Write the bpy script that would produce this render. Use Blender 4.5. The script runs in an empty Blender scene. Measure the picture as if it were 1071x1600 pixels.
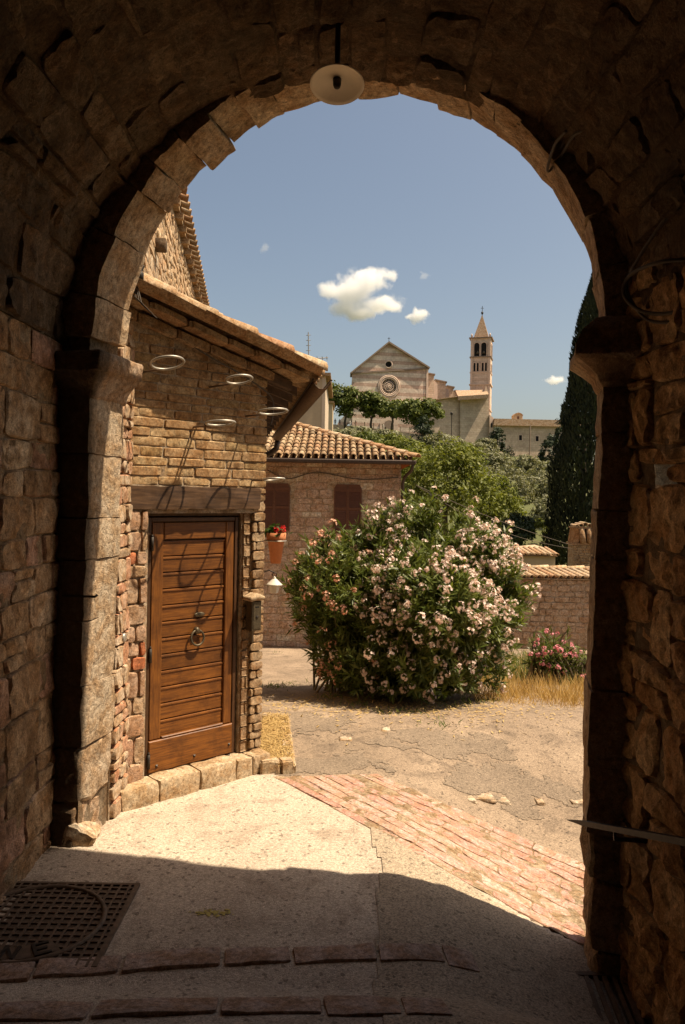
import bpy, math, random
import numpy as np
from math import radians, sin, cos, tan, pi, sqrt, atan2
from mathutils import Vector, Matrix, noise as mnoise

# ------------------------------------------------------------------ camera, light, exposure
SC = bpy.context.scene
COL = SC.collection
F, U0, V0, EYE, ROLL = 1200.0, 535.5, 775.0, 2.15, radians(1.0)

cam_d = bpy.data.cameras.new('camera')
cam = bpy.data.objects.new('camera', cam_d); COL.objects.link(cam)
cam_d.sensor_fit = 'VERTICAL'; cam_d.sensor_height = 36.0; cam_d.sensor_width = 36.0
cam_d.lens = 36.0 * F / 1600.0
cam_d.shift_y = (V0 - 800.0) / 1600.0
cam_d.clip_start = 0.05; cam_d.clip_end = 6000
cam.matrix_world = Matrix.Translation((0, 0, EYE)) @ Matrix.Rotation(radians(90), 4, 'X') @ Matrix.Rotation(ROLL, 4, 'Z')
SC.camera = cam

SUN_EL = radians(62)
SUN_AZ = radians(93.5)                                  # from +Y towards +X
sun_dir = Vector((cos(SUN_EL) * sin(SUN_AZ), cos(SUN_EL) * cos(SUN_AZ), sin(SUN_EL)))
sd = bpy.data.lights.new('sun', 'SUN'); sd.energy = 4.8; sd.angle = radians(0.53); sd.color = (1.0, 0.845, 0.63)
so = bpy.data.objects.new('sun', sd); COL.objects.link(so)
so.rotation_euler = sun_dir.to_track_quat('Z', 'Y').to_euler()
so.location = (20, 0, 30)

W = bpy.data.worlds.new('World'); SC.world = W; W.use_nodes = True
wn = W.node_tree; wn.nodes.clear()
wo = wn.nodes.new('ShaderNodeOutputWorld'); wb = wn.nodes.new('ShaderNodeBackground')
sky = wn.nodes.new('ShaderNodeTexSky'); sky.sky_type = 'NISHITA'; sky.sun_disc = False
sky.sun_elevation = SUN_EL; sky.sun_rotation = SUN_AZ
sky.air_density = 1.0; sky.dust_density = 4.0; sky.ozone_density = 1.0; sky.altitude = 400
wb.inputs['Strength'].default_value = 0.078
wbal = wn.nodes.new('ShaderNodeMix'); wbal.data_type = 'RGBA'; wbal.blend_type = 'MULTIPLY'     # the photograph's warm white balance
wbal.inputs[0].default_value = 1.0; wbal.inputs[7].default_value = (1.10, 1.0, .86, 1)
wn.links.new(sky.outputs[0], wbal.inputs[6]); wn.links.new(wbal.outputs[2], wb.inputs[0]); wn.links.new(wb.outputs[0], wo.inputs[0])

SC.view_settings.view_transform = 'Standard'; SC.view_settings.look = 'None'
SC.view_settings.gamma = 1.0; SC.view_settings.use_curve_mapping = False
SC.view_settings.exposure = 0.85
SC.render.engine = 'CYCLES'
cy = SC.cycles
cy.use_denoising = True; cy.max_bounces = 16; cy.diffuse_bounces = 4; cy.glossy_bounces = 3
cy.transmission_bounces = 3; cy.transparent_max_bounces = 6; cy.volume_bounces = 14
cy.caustics_reflective = False; cy.caustics_refractive = False
cy.volume_step_rate = 0.5; cy.sample_clamp_indirect = 6.0

# ------------------------------------------------------------------ picture <-> place
def ray(u, v):
    x = (u - U0) / F; z = (V0 - v) / F
    return x * cos(ROLL) - z * sin(ROLL), x * sin(ROLL) + z * cos(ROLL)
def at(u, v, y):
    X, Z = ray(u, v); return Vector((X * y, y, EYE + Z * y))
def sstep(a, b, x):
    t = min(1, max(0, (x - a) / (b - a))); return t * t * (3 - 2 * t)
def lerp(a, b, t): return a + (b - a) * t
def pl(x, pts):
    if x <= pts[0][0]: return pts[0][1]
    for (x0, y0), (x1, y1) in zip(pts, pts[1:]):
        if x <= x1: return y0 + (y1 - y0) * (x - x0) / (x1 - x0)
    return pts[-1][1]
TPROF = [(-10, .9), (0, .55), (3.0, .10), (3.33, 0.0), (7.5, 0), (16, -1.02), (19, -1.5), (28, -3.0), (45, -1.2),
         (60, 1.6), (100, 8.0), (150, 14.5), (178, 17.6), (215, 18.6), (260, 19), (420, 19), (3000, 0)]
def ground_z(x, y):
    z = pl(y, TPROF)
    dip = .30 * sstep(.30, 1.5, x) * (1 - sstep(5.2, 8.0, y)) * sstep(2.6, 3.6, y)
    far = 0
    if y > 60:
        k = sstep(60, 180, y)
        far = -k * max(0, min(10, (x + 3) * .13)) * (1 - sstep(300, 400, y)) - 12 * k * sstep(60, 140, abs(x))
    return z - dip + far
def gnd(u, v, y0=2.4, dz=0.0):
    X, Z = ray(u, v); y = y0
    while y < 400:
        if EYE + Z * y <= ground_z(X * y, y) + dz: break
        y += .01 if y < 30 else .2
    return Vector((X * y, y, ground_z(X * y, y)))
def nz(p, s=1.0, k=0.0):
    return mnoise.noise(Vector((p[0] * s + k, p[1] * s - k * .7, p[2] * s + k * 1.3)))
def nvec(p, s=1.0, k=0.0):
    return Vector((nz(p, s, k), nz(p, s, k + 17.3), nz(p, s, k + 41.9)))

# ------------------------------------------------------------------ objects
BASE = {}
def tag(o, label=None, cat=None, group=None, kind=None):
    if label: o['label'] = label
    if cat: o['category'] = cat
    if group: o['group'] = group
    if kind: o['kind'] = kind
    return o
def thing(name, label, cat, loc, group=None):
    o = bpy.data.objects.new(name, None); COL.objects.link(o)
    o.empty_display_size = .1; o.location = loc; BASE[o.name] = Vector(loc)
    return tag(o, label, cat, group)
def base_of(p): return BASE[p.name] if p else Vector((0, 0, 0))
def put(name, me, parent=None, M=None):
    o = bpy.data.objects.new(name, me); COL.objects.link(o)
    if parent:
        o.parent = parent
        BASE[o.name] = base_of(parent)
    else:
        BASE[o.name] = Vector((0, 0, 0))
    if M is not None: o.matrix_basis = Matrix.Translation(-base_of(parent)) @ M
    return o
class MB:
    def __init__(s): s.v = []; s.f = []
    def add(s, vs, fs):
        n = len(s.v); s.v += [Vector(x) for x in vs]; s.f += [tuple(i + n for i in f) for f in fs]
        return s
    def fbox(s, fr, a0, a1, d0, d1, z0, z1, ch=0.0):
        """box in a frame: a along, d outward, z up; the outward side is chamfered"""
        c = ch
        P = [fr(a0, d0, z0), fr(a1, d0, z0), fr(a1, d0, z1), fr(a0, d0, z1)]
        if c <= 0:
            P += [fr(a0, d1, z0), fr(a1, d1, z0), fr(a1, d1, z1), fr(a0, d1, z1)]
            s.add(P, [(0, 1, 2, 3), (7, 6, 5, 4), (0, 4, 5, 1), (1, 5, 6, 2), (2, 6, 7, 3), (3, 7, 4, 0)])
        else:
            P += [fr(a0, d1 - c, z0), fr(a1, d1 - c, z0), fr(a1, d1 - c, z1), fr(a0, d1 - c, z1)]
            P += [fr(a0 + c, d1, z0 + c), fr(a1 - c, d1, z0 + c), fr(a1 - c, d1, z1 - c), fr(a0 + c, d1, z1 - c)]
            fs = [(0, 1, 2, 3), (11, 10, 9, 8)]
            for i in range(4):
                j = (i + 1) % 4
                fs += [(i, i + 4, j + 4, j), (i + 4, i + 8, j + 8, j + 4)]
            s.add(P, fs)
        return s
    def box(s, c, sz):
        x, y, z = c; a, b, h = sz[0] / 2, sz[1] / 2, sz[2] / 2
        return s.fbox(lambda p, q, r: Vector((p, q, r)), x - a, x + a, y - b, y + b, z - h, z + h)
    def tube(s, pts, r, n=8, caps=True, r1=None):
        pts = [Vector(p) for p in pts]; N = len(pts); base = len(s.v); up = None
        for i, p in enumerate(pts):
            t = (pts[min(i + 1, N - 1)] - pts[max(i - 1, 0)]).normalized()
            if up is None:
                up = Vector((0, 0, 1)) if abs(t.z) < .9 else Vector((1, 0, 0))
            x = t.cross(up)
            if x.length < 1e-4: x = t.cross(Vector((1, 0, 0)))
            x.normalize(); y = x.cross(t).normalized(); up = y
            rr = r if r1 is None else lerp(r, r1, i / max(1, N - 1))
            for k in range(n):
                a = 2 * pi * k / n; s.v.append(p + x * cos(a) * rr + y * sin(a) * rr)
        for i in range(N - 1):
            for k in range(n):
                a = base + i * n + k; b = base + i * n + (k + 1) % n
                s.f.append((a, b, b + n, a + n))
        if caps:
            s.f.append(tuple(base + k for k in range(n))[::-1])
            s.f.append(tuple(base + (N - 1) * n + k for k in range(n)))
        return s
    def ring(s, c, ax, R, r, n=28, m=6):
        ax = Vector(ax).normalized(); u = ax.orthogonal().normalized(); w = ax.cross(u); base = len(s.v); c = Vector(c)
        for i in range(n):
            a = 2 * pi * i / n; d = u * cos(a) + w * sin(a)
            for k in range(m):
                b = 2 * pi * k / m; s.v.append(c + d * (R + r * cos(b)) + ax * r * sin(b))
        for i in range(n):
            for k in range(m):
                i2 = (i + 1) % n; k2 = (k + 1) % m
                s.f.append((base + i * m + k, base + i2 * m + k, base + i2 * m + k2, base + i * m + k2))
        return s
    def lathe(s, prof, M=None, n=16, capb=True, capt=True):
        base = len(s.v); M = M or Matrix.Identity(4)
        for r, z in prof:
            for k in range(n):
                a = 2 * pi * k / n; s.v.append(M @ Vector((r * cos(a), r * sin(a), z)))
        for i in range(len(prof) - 1):
            for k in range(n):
                a = base + i * n + k; b = base + i * n + (k + 1) % n
                s.f.append((a, b, b + n, a + n))
        if capb: s.f.append(tuple(base + k for k in range(n))[::-1])
        if capt: s.f.append(tuple(base + (len(prof) - 1) * n + k for k in range(n)))
        return s
    def prism(s, poly, fr, d0, d1):
        n = len(poly)
        P = [fr(a, d0, z) for a, z in poly] + [fr(a, d1, z) for a, z in poly]
        fs = [tuple(range(n)), tuple(range(2 * n - 1, n - 1, -1))]
        for i in range(n):
            j = (i + 1) % n; fs.append((i, i + n, j + n, j))
        return s.add(P, fs)
    def mesh(s, name, mat, off=Vector((0, 0, 0)), smooth=False):
        me = bpy.data.meshes.new(name)
        me.from_pydata([tuple(v - off) for v in s.v], [], s.f)
        if mat: me.materials.append(mat)
        if smooth:
            me.polygons.foreach_set('use_smooth', [True] * len(me.polygons))
            if smooth == 'stone': me.set_sharp_from_angle(angle=radians(28))
        me.update(); return me
    def build(s, name, mat, parent=None, smooth=False):
        return put(name, s.mesh(name, mat, base_of(parent), smooth), parent)
def frame(O, t, n):
    O = Vector(O); t = Vector(t).normalized(); n = Vector(n).normalized()
    return lambda a, d, z: Vector((O.x + t.x * a + n.x * d, O.y + t.y * a + n.y * d, O.z + z))
def quads_mesh(name, V, mat, off, smooth=False):
    """V: (N,4,3) numpy array of loose quads"""
    V = np.asarray(V, dtype=np.float32) - np.array(off, dtype=np.float32)
    N = len(V); me = bpy.data.meshes.new(name)
    me.vertices.add(N * 4); me.vertices.foreach_set('co', V.reshape(-1))
    me.loops.add(N * 4); me.loops.foreach_set('vertex_index', np.arange(N * 4, dtype=np.int32))
    me.polygons.add(N); me.polygons.foreach_set('loop_start', np.arange(0, N * 4, 4, dtype=np.int32))
    me.polygons.foreach_set('loop_total', np.full(N, 4, dtype=np.int32))
    me.update(calc_edges=True); me.validate()
    if mat: me.materials.append(mat)
    return me

# ------------------------------------------------------------------ materials
def srgb(r, g, b):
    f = lambda c: (c / 255 / 12.92 if c / 255 <= .04045 else ((c / 255 + .055) / 1.055) ** 2.4)
    return (f(r), f(g), f(b), 1)
def c4(c): return (c[0], c[1], c[2], 1)
class NT:
    def __init__(s, name):
        s.m = bpy.data.materials.new(name); s.m.use_nodes = True; s.t = s.m.node_tree; s.t.nodes.clear()
        s.out = s.N('ShaderNodeOutputMaterial')
    def N(s, typ, **kw):
        n = s.t.nodes.new(typ)
        for k, v in kw.items(): setattr(n, k, v)
        return n
    def L(s, a, b): s.t.links.new(a, b)
    def noise(s, vec, scale, detail=4, rough=.6, dist=0):
        n = s.N('ShaderNodeTexNoise'); n.inputs['Scale'].default_value = scale; n.inputs['Detail'].default_value = detail
        n.inputs['Roughness'].default_value = rough; n.inputs['Distortion'].default_value = dist
        if vec is not None: s.L(vec, n.inputs['Vector'])
        return n.outputs['Fac']
    def ramp(s, fac, stops, interp='LINEAR'):
        n = s.N('ShaderNodeValToRGB'); n.color_ramp.interpolation = interp; e = n.color_ramp.elements
        while len(e) < len(stops): e.new(.5)
        for el, (p, c) in zip(e, stops):
            el.position = p; el.color = c4(c) if not isinstance(c, (int, float)) else (c, c, c, 1)
        s.L(fac, n.inputs[0]); return n.outputs[0]
    def mix(s, fac, a, b, mode='MIX'):
        n = s.N('ShaderNodeMix', data_type='RGBA', blend_type=mode)
        for k_, sock, val in ((0, n.inputs[0], fac), (1, n.inputs[6], a), (2, n.inputs[7], b)):
            if hasattr(val, 'is_output'): s.L(val, sock)
            elif isinstance(val, (int, float)): sock.default_value = val if k_ == 0 else (val, val, val, 1)
            else: sock.default_value = c4(val)
        return n.outputs[2]
    def math(s, op, a, b=None, c=None, clamp=False):
        n = s.N('ShaderNodeMath', operation=op, use_clamp=clamp)
        for i, val in enumerate((a, b, c)):
            if val is None: continue
            if hasattr(val, 'is_output'): s.L(val, n.inputs[i])
            else: n.inputs[i].default_value = val
        return n.outputs[0]
    def bsdf(s, col, rough=.9, metallic=0, bump=None, bstr=.5, bdist=.01, spec=.3, normal=None):
        b = s.N('ShaderNodeBsdfPrincipled')
        if hasattr(col, 'is_output'): s.L(col, b.inputs['Base Color'])
        else: b.inputs['Base Color'].default_value = c4(col)
        if hasattr(rough, 'is_output'): s.L(rough, b.inputs['Roughness'])
        else: b.inputs['Roughness'].default_value = rough
        b.inputs['Metallic'].default_value = metallic
        b.inputs['Specular IOR Level'].default_value = spec
        if bump is not None:
            bn = s.N('ShaderNodeBump'); bn.inputs['Strength'].default_value = bstr; bn.inputs['Distance'].default_value = bdist
            s.L(bump, bn.inputs['Height']); s.L(bn.outputs[0], b.inputs['Normal'])
        s.L(b.outputs[0], s.out.inputs[0]); return b
def coords(t): return t.N('ShaderNodeTexCoord').outputs['Object']
def stone_mat(name, cols, sc=1.0, bump=.6, dist=.02, dirt=.35, per='island', rough=.92, dirt_col=(.05, .035, .02), spot=.35, axis_dark=None):
    t = NT(name); co = coords(t)
    if per == 'island': r = t.N('ShaderNodeNewGeometry').outputs['Random Per Island']
    else: r = t.N('ShaderNodeObjectInfo').outputs['Random']
    n = len(cols)
    base = t.ramp(r, [(i / (n - 1) if n > 1 else 0, c) for i, c in enumerate(cols)])
    n0 = t.noise(co, 1.3 * sc, 4, .6, .3); n1 = t.noise(co, 5 * sc, 6, .68, .5); n2 = t.noise(co, 21 * sc, 7, .72, .3); n3 = t.noise(co, 110 * sc, 3, .75)
    alt = t.mix(1.0, base, (.80, .66, .52), 'MULTIPLY')
    base = t.mix(t.ramp(n1, [(.40, .0), (.60, 1.0)]), base, alt)
    base = t.mix(1.0, base, t.ramp(n2, [(.32, .36), (.44, .80), (.55, 1.08), (.70, 1.6)]), 'MULTIPLY')
    base = t.mix(1.0, base, t.ramp(n3, [(.3, .60), (.7, 1.40)]), 'MULTIPLY')
    d = t.math('MULTIPLY', t.ramp(t.math('ADD', t.math('MULTIPLY', n0, .6), t.math('MULTIPLY', n1, .4)), [(.50, 0.0), (.62, 1.0)]), dirt)
    base = t.mix(d, base, dirt_col)
    sp = t.math('MULTIPLY', t.ramp(t.noise(co, 34 * sc, 4, .6), [(.34, 1.0), (.42, 0.0)]), spot)
    base = t.mix(sp, base, dirt_col)
    if axis_dark:  # mixes in dark brown below a noisy threshold along the given axis
        sx = t.N('ShaderNodeVectorMath', operation='DOT_PRODUCT'); t.L(co, sx.inputs[0]); sx.inputs[1].default_value = axis_dark[0]
        k = t.math('ADD', sx.outputs['Value'], t.math('MULTIPLY', t.math('SUBTRACT', n1, .5), axis_dark[3]))
        base = t.mix(t.math('MULTIPLY', t.ramp(k, [(0.0, 1.0), (1.0, 0.0)]) if False else t.ramp(k, [(axis_dark[1], 1.0), (axis_dark[1] + .06, 0.0)]), axis_dark[2]), base, (.05, .034, .02))
    h = t.math('ADD', t.math('ADD', t.math('MULTIPLY', n1, .9), t.math('MULTIPLY', n2, .55)), t.math('MULTIPLY', n3, .16))
    t.bsdf(base, rough, 0, h, bump, dist, .15)
    return t.m
def plain(name, col, rough=.6, metallic=0, var=.25, sc=20, bump=.15, spec=.3):
    t = NT(name); co = coords(t); n = t.noise(co, sc, 5, .65)
    c = t.mix(1.0, col, t.ramp(n, [(.3, 1 - var), (.75, 1 + var * .6)]), 'MULTIPLY')
    t.bsdf(c, rough, metallic, n, bump, .004, spec); return t.m
def leaf_mat(name, cols, trans=.35, rough=.55, tint=(1.0, 1.0, .45)):
    t = NT(name); r = t.N('ShaderNodeNewGeometry').outputs['Random Per Island']
    n = len(cols); c = t.ramp(r, [(i / max(1, n - 1), k) for i, k in enumerate(cols)])
    b = t.bsdf(c, rough, spec=.25)
    tr = t.N('ShaderNodeBsdfTranslucent'); t.L(t.mix(1.0, c, tint, 'MULTIPLY'), tr.inputs[0])
    m = t.N('ShaderNodeMixShader'); m.inputs[0].default_value = trans
    t.L(b.outputs[0], m.inputs[1]); t.L(tr.outputs[0], m.inputs[2]); t.L(m.outputs[0], t.out.inputs[0])
    return t.m

M = {}
M['passage'] = stone_mat('passage_stone', [(.34, .215, .12), (.45, .305, .175), (.53, .40, .265), (.40, .225, .15), (.57, .445, .295), (.48, .27, .175)], 1, 1.0, .035, .5)
M['passage_r'] = stone_mat('passage_stone_dark', [(.44, .275, .135), (.49, .315, .16), (.53, .37, .205), (.46, .27, .14)], 1, 1.0, .035, .5)
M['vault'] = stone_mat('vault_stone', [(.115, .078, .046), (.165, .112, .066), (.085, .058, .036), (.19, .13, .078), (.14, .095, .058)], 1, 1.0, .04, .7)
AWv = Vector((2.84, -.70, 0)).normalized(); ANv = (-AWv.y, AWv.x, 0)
M['arch'] = stone_mat('arch_stone', [(.34, .25, .16), (.42, .33, .22), (.38, .27, .17), (.48, .36, .24)], 1.2, 1.0, .03, .4, axis_dark=(ANv, .02, .12, .30))
M['pier'] = stone_mat('pier_stone', [(.42, .33, .23), (.48, .38, .27), (.44, .32, .23), (.50, .40, .29)], 1.5, 1.0, .03, .3, axis_dark=(ANv, .01, .80, .14))  # darker on the faces towards the passage
M['mortar'] = stone_mat('old_mortar', [(.16, .12, .08), (.2, .15, .10)], 1.5, .9, .02, .4)
M['mortar_pass'] = stone_mat('passage_mortar', [(.25, .18, .11), (.31, .225, .14)], 1.5, 1.0, .03, .6)
M['mortar_light'] = stone_mat('pale_mortar', [(.37, .295, .21), (.41, .33, .24)], 1.5, .8, .012, .3)
M['brick'] = stone_mat('pale_brick', [(.34, .23, .11), (.40, .28, .145), (.45, .32, .175), (.42, .24, .115), (.36, .25, .14), (.48, .34, .19)], 2.2, .7, .008, .3)
M['brickside'] = stone_mat('jamb_brick', [(.28, .18, .10), (.34, .24, .14), (.40, .29, .18), (.30, .20, .12)], 2.2, .8, .012, .35)
M['pier_pale'] = stone_mat('pale_flat_stone', [(.50, .41, .31), (.46, .37, .27)], 2, .6, .01, .2)
M['jamb'] = stone_mat('pink_jamb_stone', [(.40, .27, .18), (.45, .32, .22), (.42, .26, .18), (.46, .36, .25)], 2, .8, .012, .25)
M['redbrick'] = stone_mat('red_brick', [(.42, .15, .07), (.46, .18, .09)], 2, .5, .006, .2)
M['rubble'] = stone_mat('rubble', [(.44, .33, .22), (.38, .26, .16), (.46, .30, .20), (.40, .30, .20), (.50, .39, .28), (.44, .23, .14)], 2, .8, .012, .25)
M['tallwall'] = stone_mat('tall_house_stone', [(.42, .31, .19), (.50, .38, .25), (.46, .32, .2), (.52, .42, .30)], 1, .8, .02, .25)
M['house_stone'] = stone_mat('house_stone', [(.48, .42, .33), (.54, .48, .38), (.40, .27, .20), (.57, .50, .40), (.50, .43, .34), (.44, .32, .25), (.52, .45, .35)], 1.2, .6, .012, .2)
M['low_stone'] = stone_mat('garden_wall_stone', [(.38, .29, .20), (.43, .33, .24), (.36, .25, .17), (.45, .36, .27)], 1.5, .8, .015, .2)
M['pinkpave'] = stone_mat('pink_paving', [(.47, .285, .235), (.50, .315, .26), (.45, .27, .22), (.53, .38, .31), (.49, .30, .245), (.48, .29, .24)], 2.2, .8, .012, .3, dirt_col=(.33, .25, .17), spot=.2)
M['stepstone'] = stone_mat('pink_step_stone', [(.38, .28, .23), (.42, .32, .26), (.36, .26, .21)], 2, .7, .012, .3)
M['threshold'] = stone_mat('threshold_stone', [(.42, .32, .21), (.46, .36, .24), (.38, .28, .18)], 2.2, .7, .01, .35)
M['tile'] = stone_mat('terracotta_tile', [(.30, .21, .13), (.44, .33, .215), (.37, .22, .13), (.48, .385, .265), (.34, .26, .17), (.41, .285, .175), (.25, .195, .13)], 3, .5, .006, .35, per='object')
M['tile_isl'] = stone_mat('old_tile', [(.32, .22, .13), (.42, .31, .19), (.36, .23, .13), (.44, .34, .22)], 3, .5, .006, .4)
M['tile_pale'] = stone_mat('pale_tile', [(.52, .40, .26), (.56, .45, .31), (.48, .32, .19), (.58, .47, .34), (.46, .26, .14)], 3, .5, .006, .2, per='object')
M['plaster'] = plain('ochre_plaster', (.50, .38, .24), .9, 0, .12, 3, .3)
M['plaster_pale'] = plain('pale_plaster', (.55, .43, .31), .9, 0, .10, 2, .2)
M['iron'] = plain('dark_iron', (.05, .042, .035), .55, .6, .4, 40, .3)
M['iron_dull'] = plain('dull_bronze', (.12, .095, .06), .5, .7, .4, 60, .3)
M['galv'] = plain('galvanised_metal', (.42, .38, .32), .45, .55, .2, 60, .1)
M['gutter'] = plain('brown_copper', (.15, .095, .06), .55, .4, .35, 25, .2)
M['gutter_dark'] = plain('dark_gutter', (.06, .04, .03), .5, .3, .3, 25, .2)
M['darkwood'] = plain('weathered_beam', (.10, .062, .038), .85, 0, .45, 14, .8)
M['shutter'] = plain('brown_shutter', (.12, .050, .028), .6, 0, .2, 20, .2)
M['soffit'] = plain('orange_soffit', (.38, .14, .05), .7, 0, .2, 10, .2)
M['enamel'] = plain('enamel_lamp', (.86, .76, .58), .4, 0, .12, 8, .05)
M['cable'] = plain('grey_cable', (.10, .08, .06), .7, 0, .2, 30, .1)
M['black'] = plain('dark_void', (.008, .006, .005), .9, 0, 0, 5, 0)
M['terracotta'] = plain('terracotta_pot', (.50, .19, .08), .8, 0, .15, 30, .2)
M['glass'] = plain('milky_glass', (.6, .56, .48), .25, 0, .1, 10, .02)
M['bark'] = plain('bark', (.10, .075, .05), .9, 0, .4, 12, .8)
M['stem'] = plain('pale_stem', (.19, .15, .09), .8, 0, .3, 30, .4)
M['chstone'] = None

# wood for the door: grain along the board
def wood(name, dark, lightc, gx=(3, 3, 60)):
    t = NT(name); co = coords(t)
    mp = t.N('ShaderNodeMapping'); t.L(co, mp.inputs[0]); mp.inputs['Scale'].default_value = gx
    n1 = t.noise(mp.outputs[0], 1.6, 6, .7, .6); n2 = t.noise(mp.outputs[0], 7, 4, .7)
    r = t.N('ShaderNodeObjectInfo').outputs['Random']
    c = t.ramp(n1, [(.36, dark), (.62, lightc)])
    c = t.mix(1.0, c, t.ramp(r, [(0, .82), (1, 1.14)]), 'MULTIPLY')
    n3 = t.noise(co, 5, 6, .7)
    c = t.mix(t.math('MULTIPLY', t.ramp(n3, [(.48, 0.), (.62, 1.)]), .45), c, [k * .5 for k in dark])
    t.bsdf(c, t.ramp(n2, [(.3, .42), (.8, .62)]), 0, n2, .18, .004, .35); return t.m
M['door'] = wood('oiled_door_wood', (.09, .028, .004), (.22, .078, .011))
M['door_v'] = wood('door_stile_wood', (.08, .025, .004), (.195, .07, .010), (60, 60, 3))
M['frame'] = wood('door_frame_wood', (.05, .022, .009), (.095, .042, .015), (60, 60, 3))
M['beam'] = wood('lintel_wood', (.05, .024, .011), (.15, .080, .038), (2.5, 2.5, 30))

# ground
def ground_mat(name, cols, gravel=1.0, stain=.5, crack=.0, bstr=.6):
    t = NT(name); co = coords(t)
    big = t.noise(co, .7, 5, .6, .5); med = t.noise(co, 3.2, 6, .7, .6); fine = t.noise(co, 60, 4, .75)
    v = t.N('ShaderNodeTexVoronoi'); v.inputs['Scale'].default_value = 150; t.L(co, v.inputs['Vector'])
    v2 = t.N('ShaderNodeTexVoronoi'); v2.inputs['Scale'].default_value = 60; t.L(co, v2.inputs['Vector'])
    c = t.ramp(big, [(.3, cols[0]), (.5, cols[1]), (.7, cols[2])])
    c = t.mix(t.math('MULTIPLY', t.ramp(med, [(.5, 0.), (.66, 1.)]), stain), c, cols[3])
    sepc = t.N('ShaderNodeSeparateColor'); t.L(v.outputs['Color'], sepc.inputs[0])
    g = t.ramp(sepc.outputs[0], [(0, 1 - .45 * gravel), (.5, 1.), (1, 1 + .45 * gravel)])
    c = t.mix(1.0, c, g, 'MULTIPLY')
    c = t.mix(1.0, c, t.ramp(fine, [(.3, .75), (.75, 1.2)]), 'MULTIPLY')
    sep2 = t.N('ShaderNodeSeparateColor'); t.L(v2.outputs['Color'], sep2.inputs[0])
    c = t.mix(t.math('MULTIPLY', t.ramp(sep2.outputs[1], [(.95, 0.), (.97, 1.)]), .7), c, [k * .45 for k in cols[3][:3]])
    h = t.math('ADD', t.math('MULTIPLY', med, .5), t.math('SUBTRACT', t.math('MULTIPLY', fine, .5), t.math('MULTIPLY', v.outputs['Distance'], .5)))
    if crack:
        vc = t.N('ShaderNodeTexVoronoi', feature='DISTANCE_TO_EDGE'); vc.inputs['Scale'].default_value = 1.7
        ad = t.N('ShaderNodeMixRGB'); ad.inputs[0].default_value = .12; nn = t.N('ShaderNodeTexNoise'); nn.inputs['Scale'].default_value = 2.5
        t.L(co, nn.inputs['Vector']); t.L(co, ad.inputs[1]); t.L(nn.outputs['Color'], ad.inputs[2]); t.L(ad.outputs[0], vc.inputs['Vector'])
        ck = t.math('MULTIPLY', t.ramp(vc.outputs['Distance'], [(.0, 1.), (.022, 0.)]), t.ramp(big, [(.42, 0.), (.55, crack)]))
        c = t.mix(ck, c, (.07, .05, .035)); h = t.math('SUBTRACT', h, ck)
    t.bsdf(c, .93, 0, h, bstr, .01, .2); return t.m
M['floor'] = ground_mat('gravelly_concrete', [(.42, .335, .255), (.48, .39, .30), (.53, .44, .345), (.32, .245, .18)], .7, .75)
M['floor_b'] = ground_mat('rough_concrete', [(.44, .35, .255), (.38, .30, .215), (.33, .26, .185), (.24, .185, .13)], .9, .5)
M['street'] = ground_mat('worn_tarmac', [(.36, .27, .19), (.27, .20, .14), (.21, .158, .11), (.145, .108, .078)], .7, .85, .25)
M['tar2'] = ground_mat('dark_tarmac', [(.25, .19, .135), (.21, .16, .115), (.28, .212, .15), (.17, .13, .094)], .8, .6)
M['hill'] = ground_mat('grassy_hill', [(.12, .12, .045), (.09, .10, .035), (.15, .13, .055), (.06, .07, .025)], .5, .5)

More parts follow.
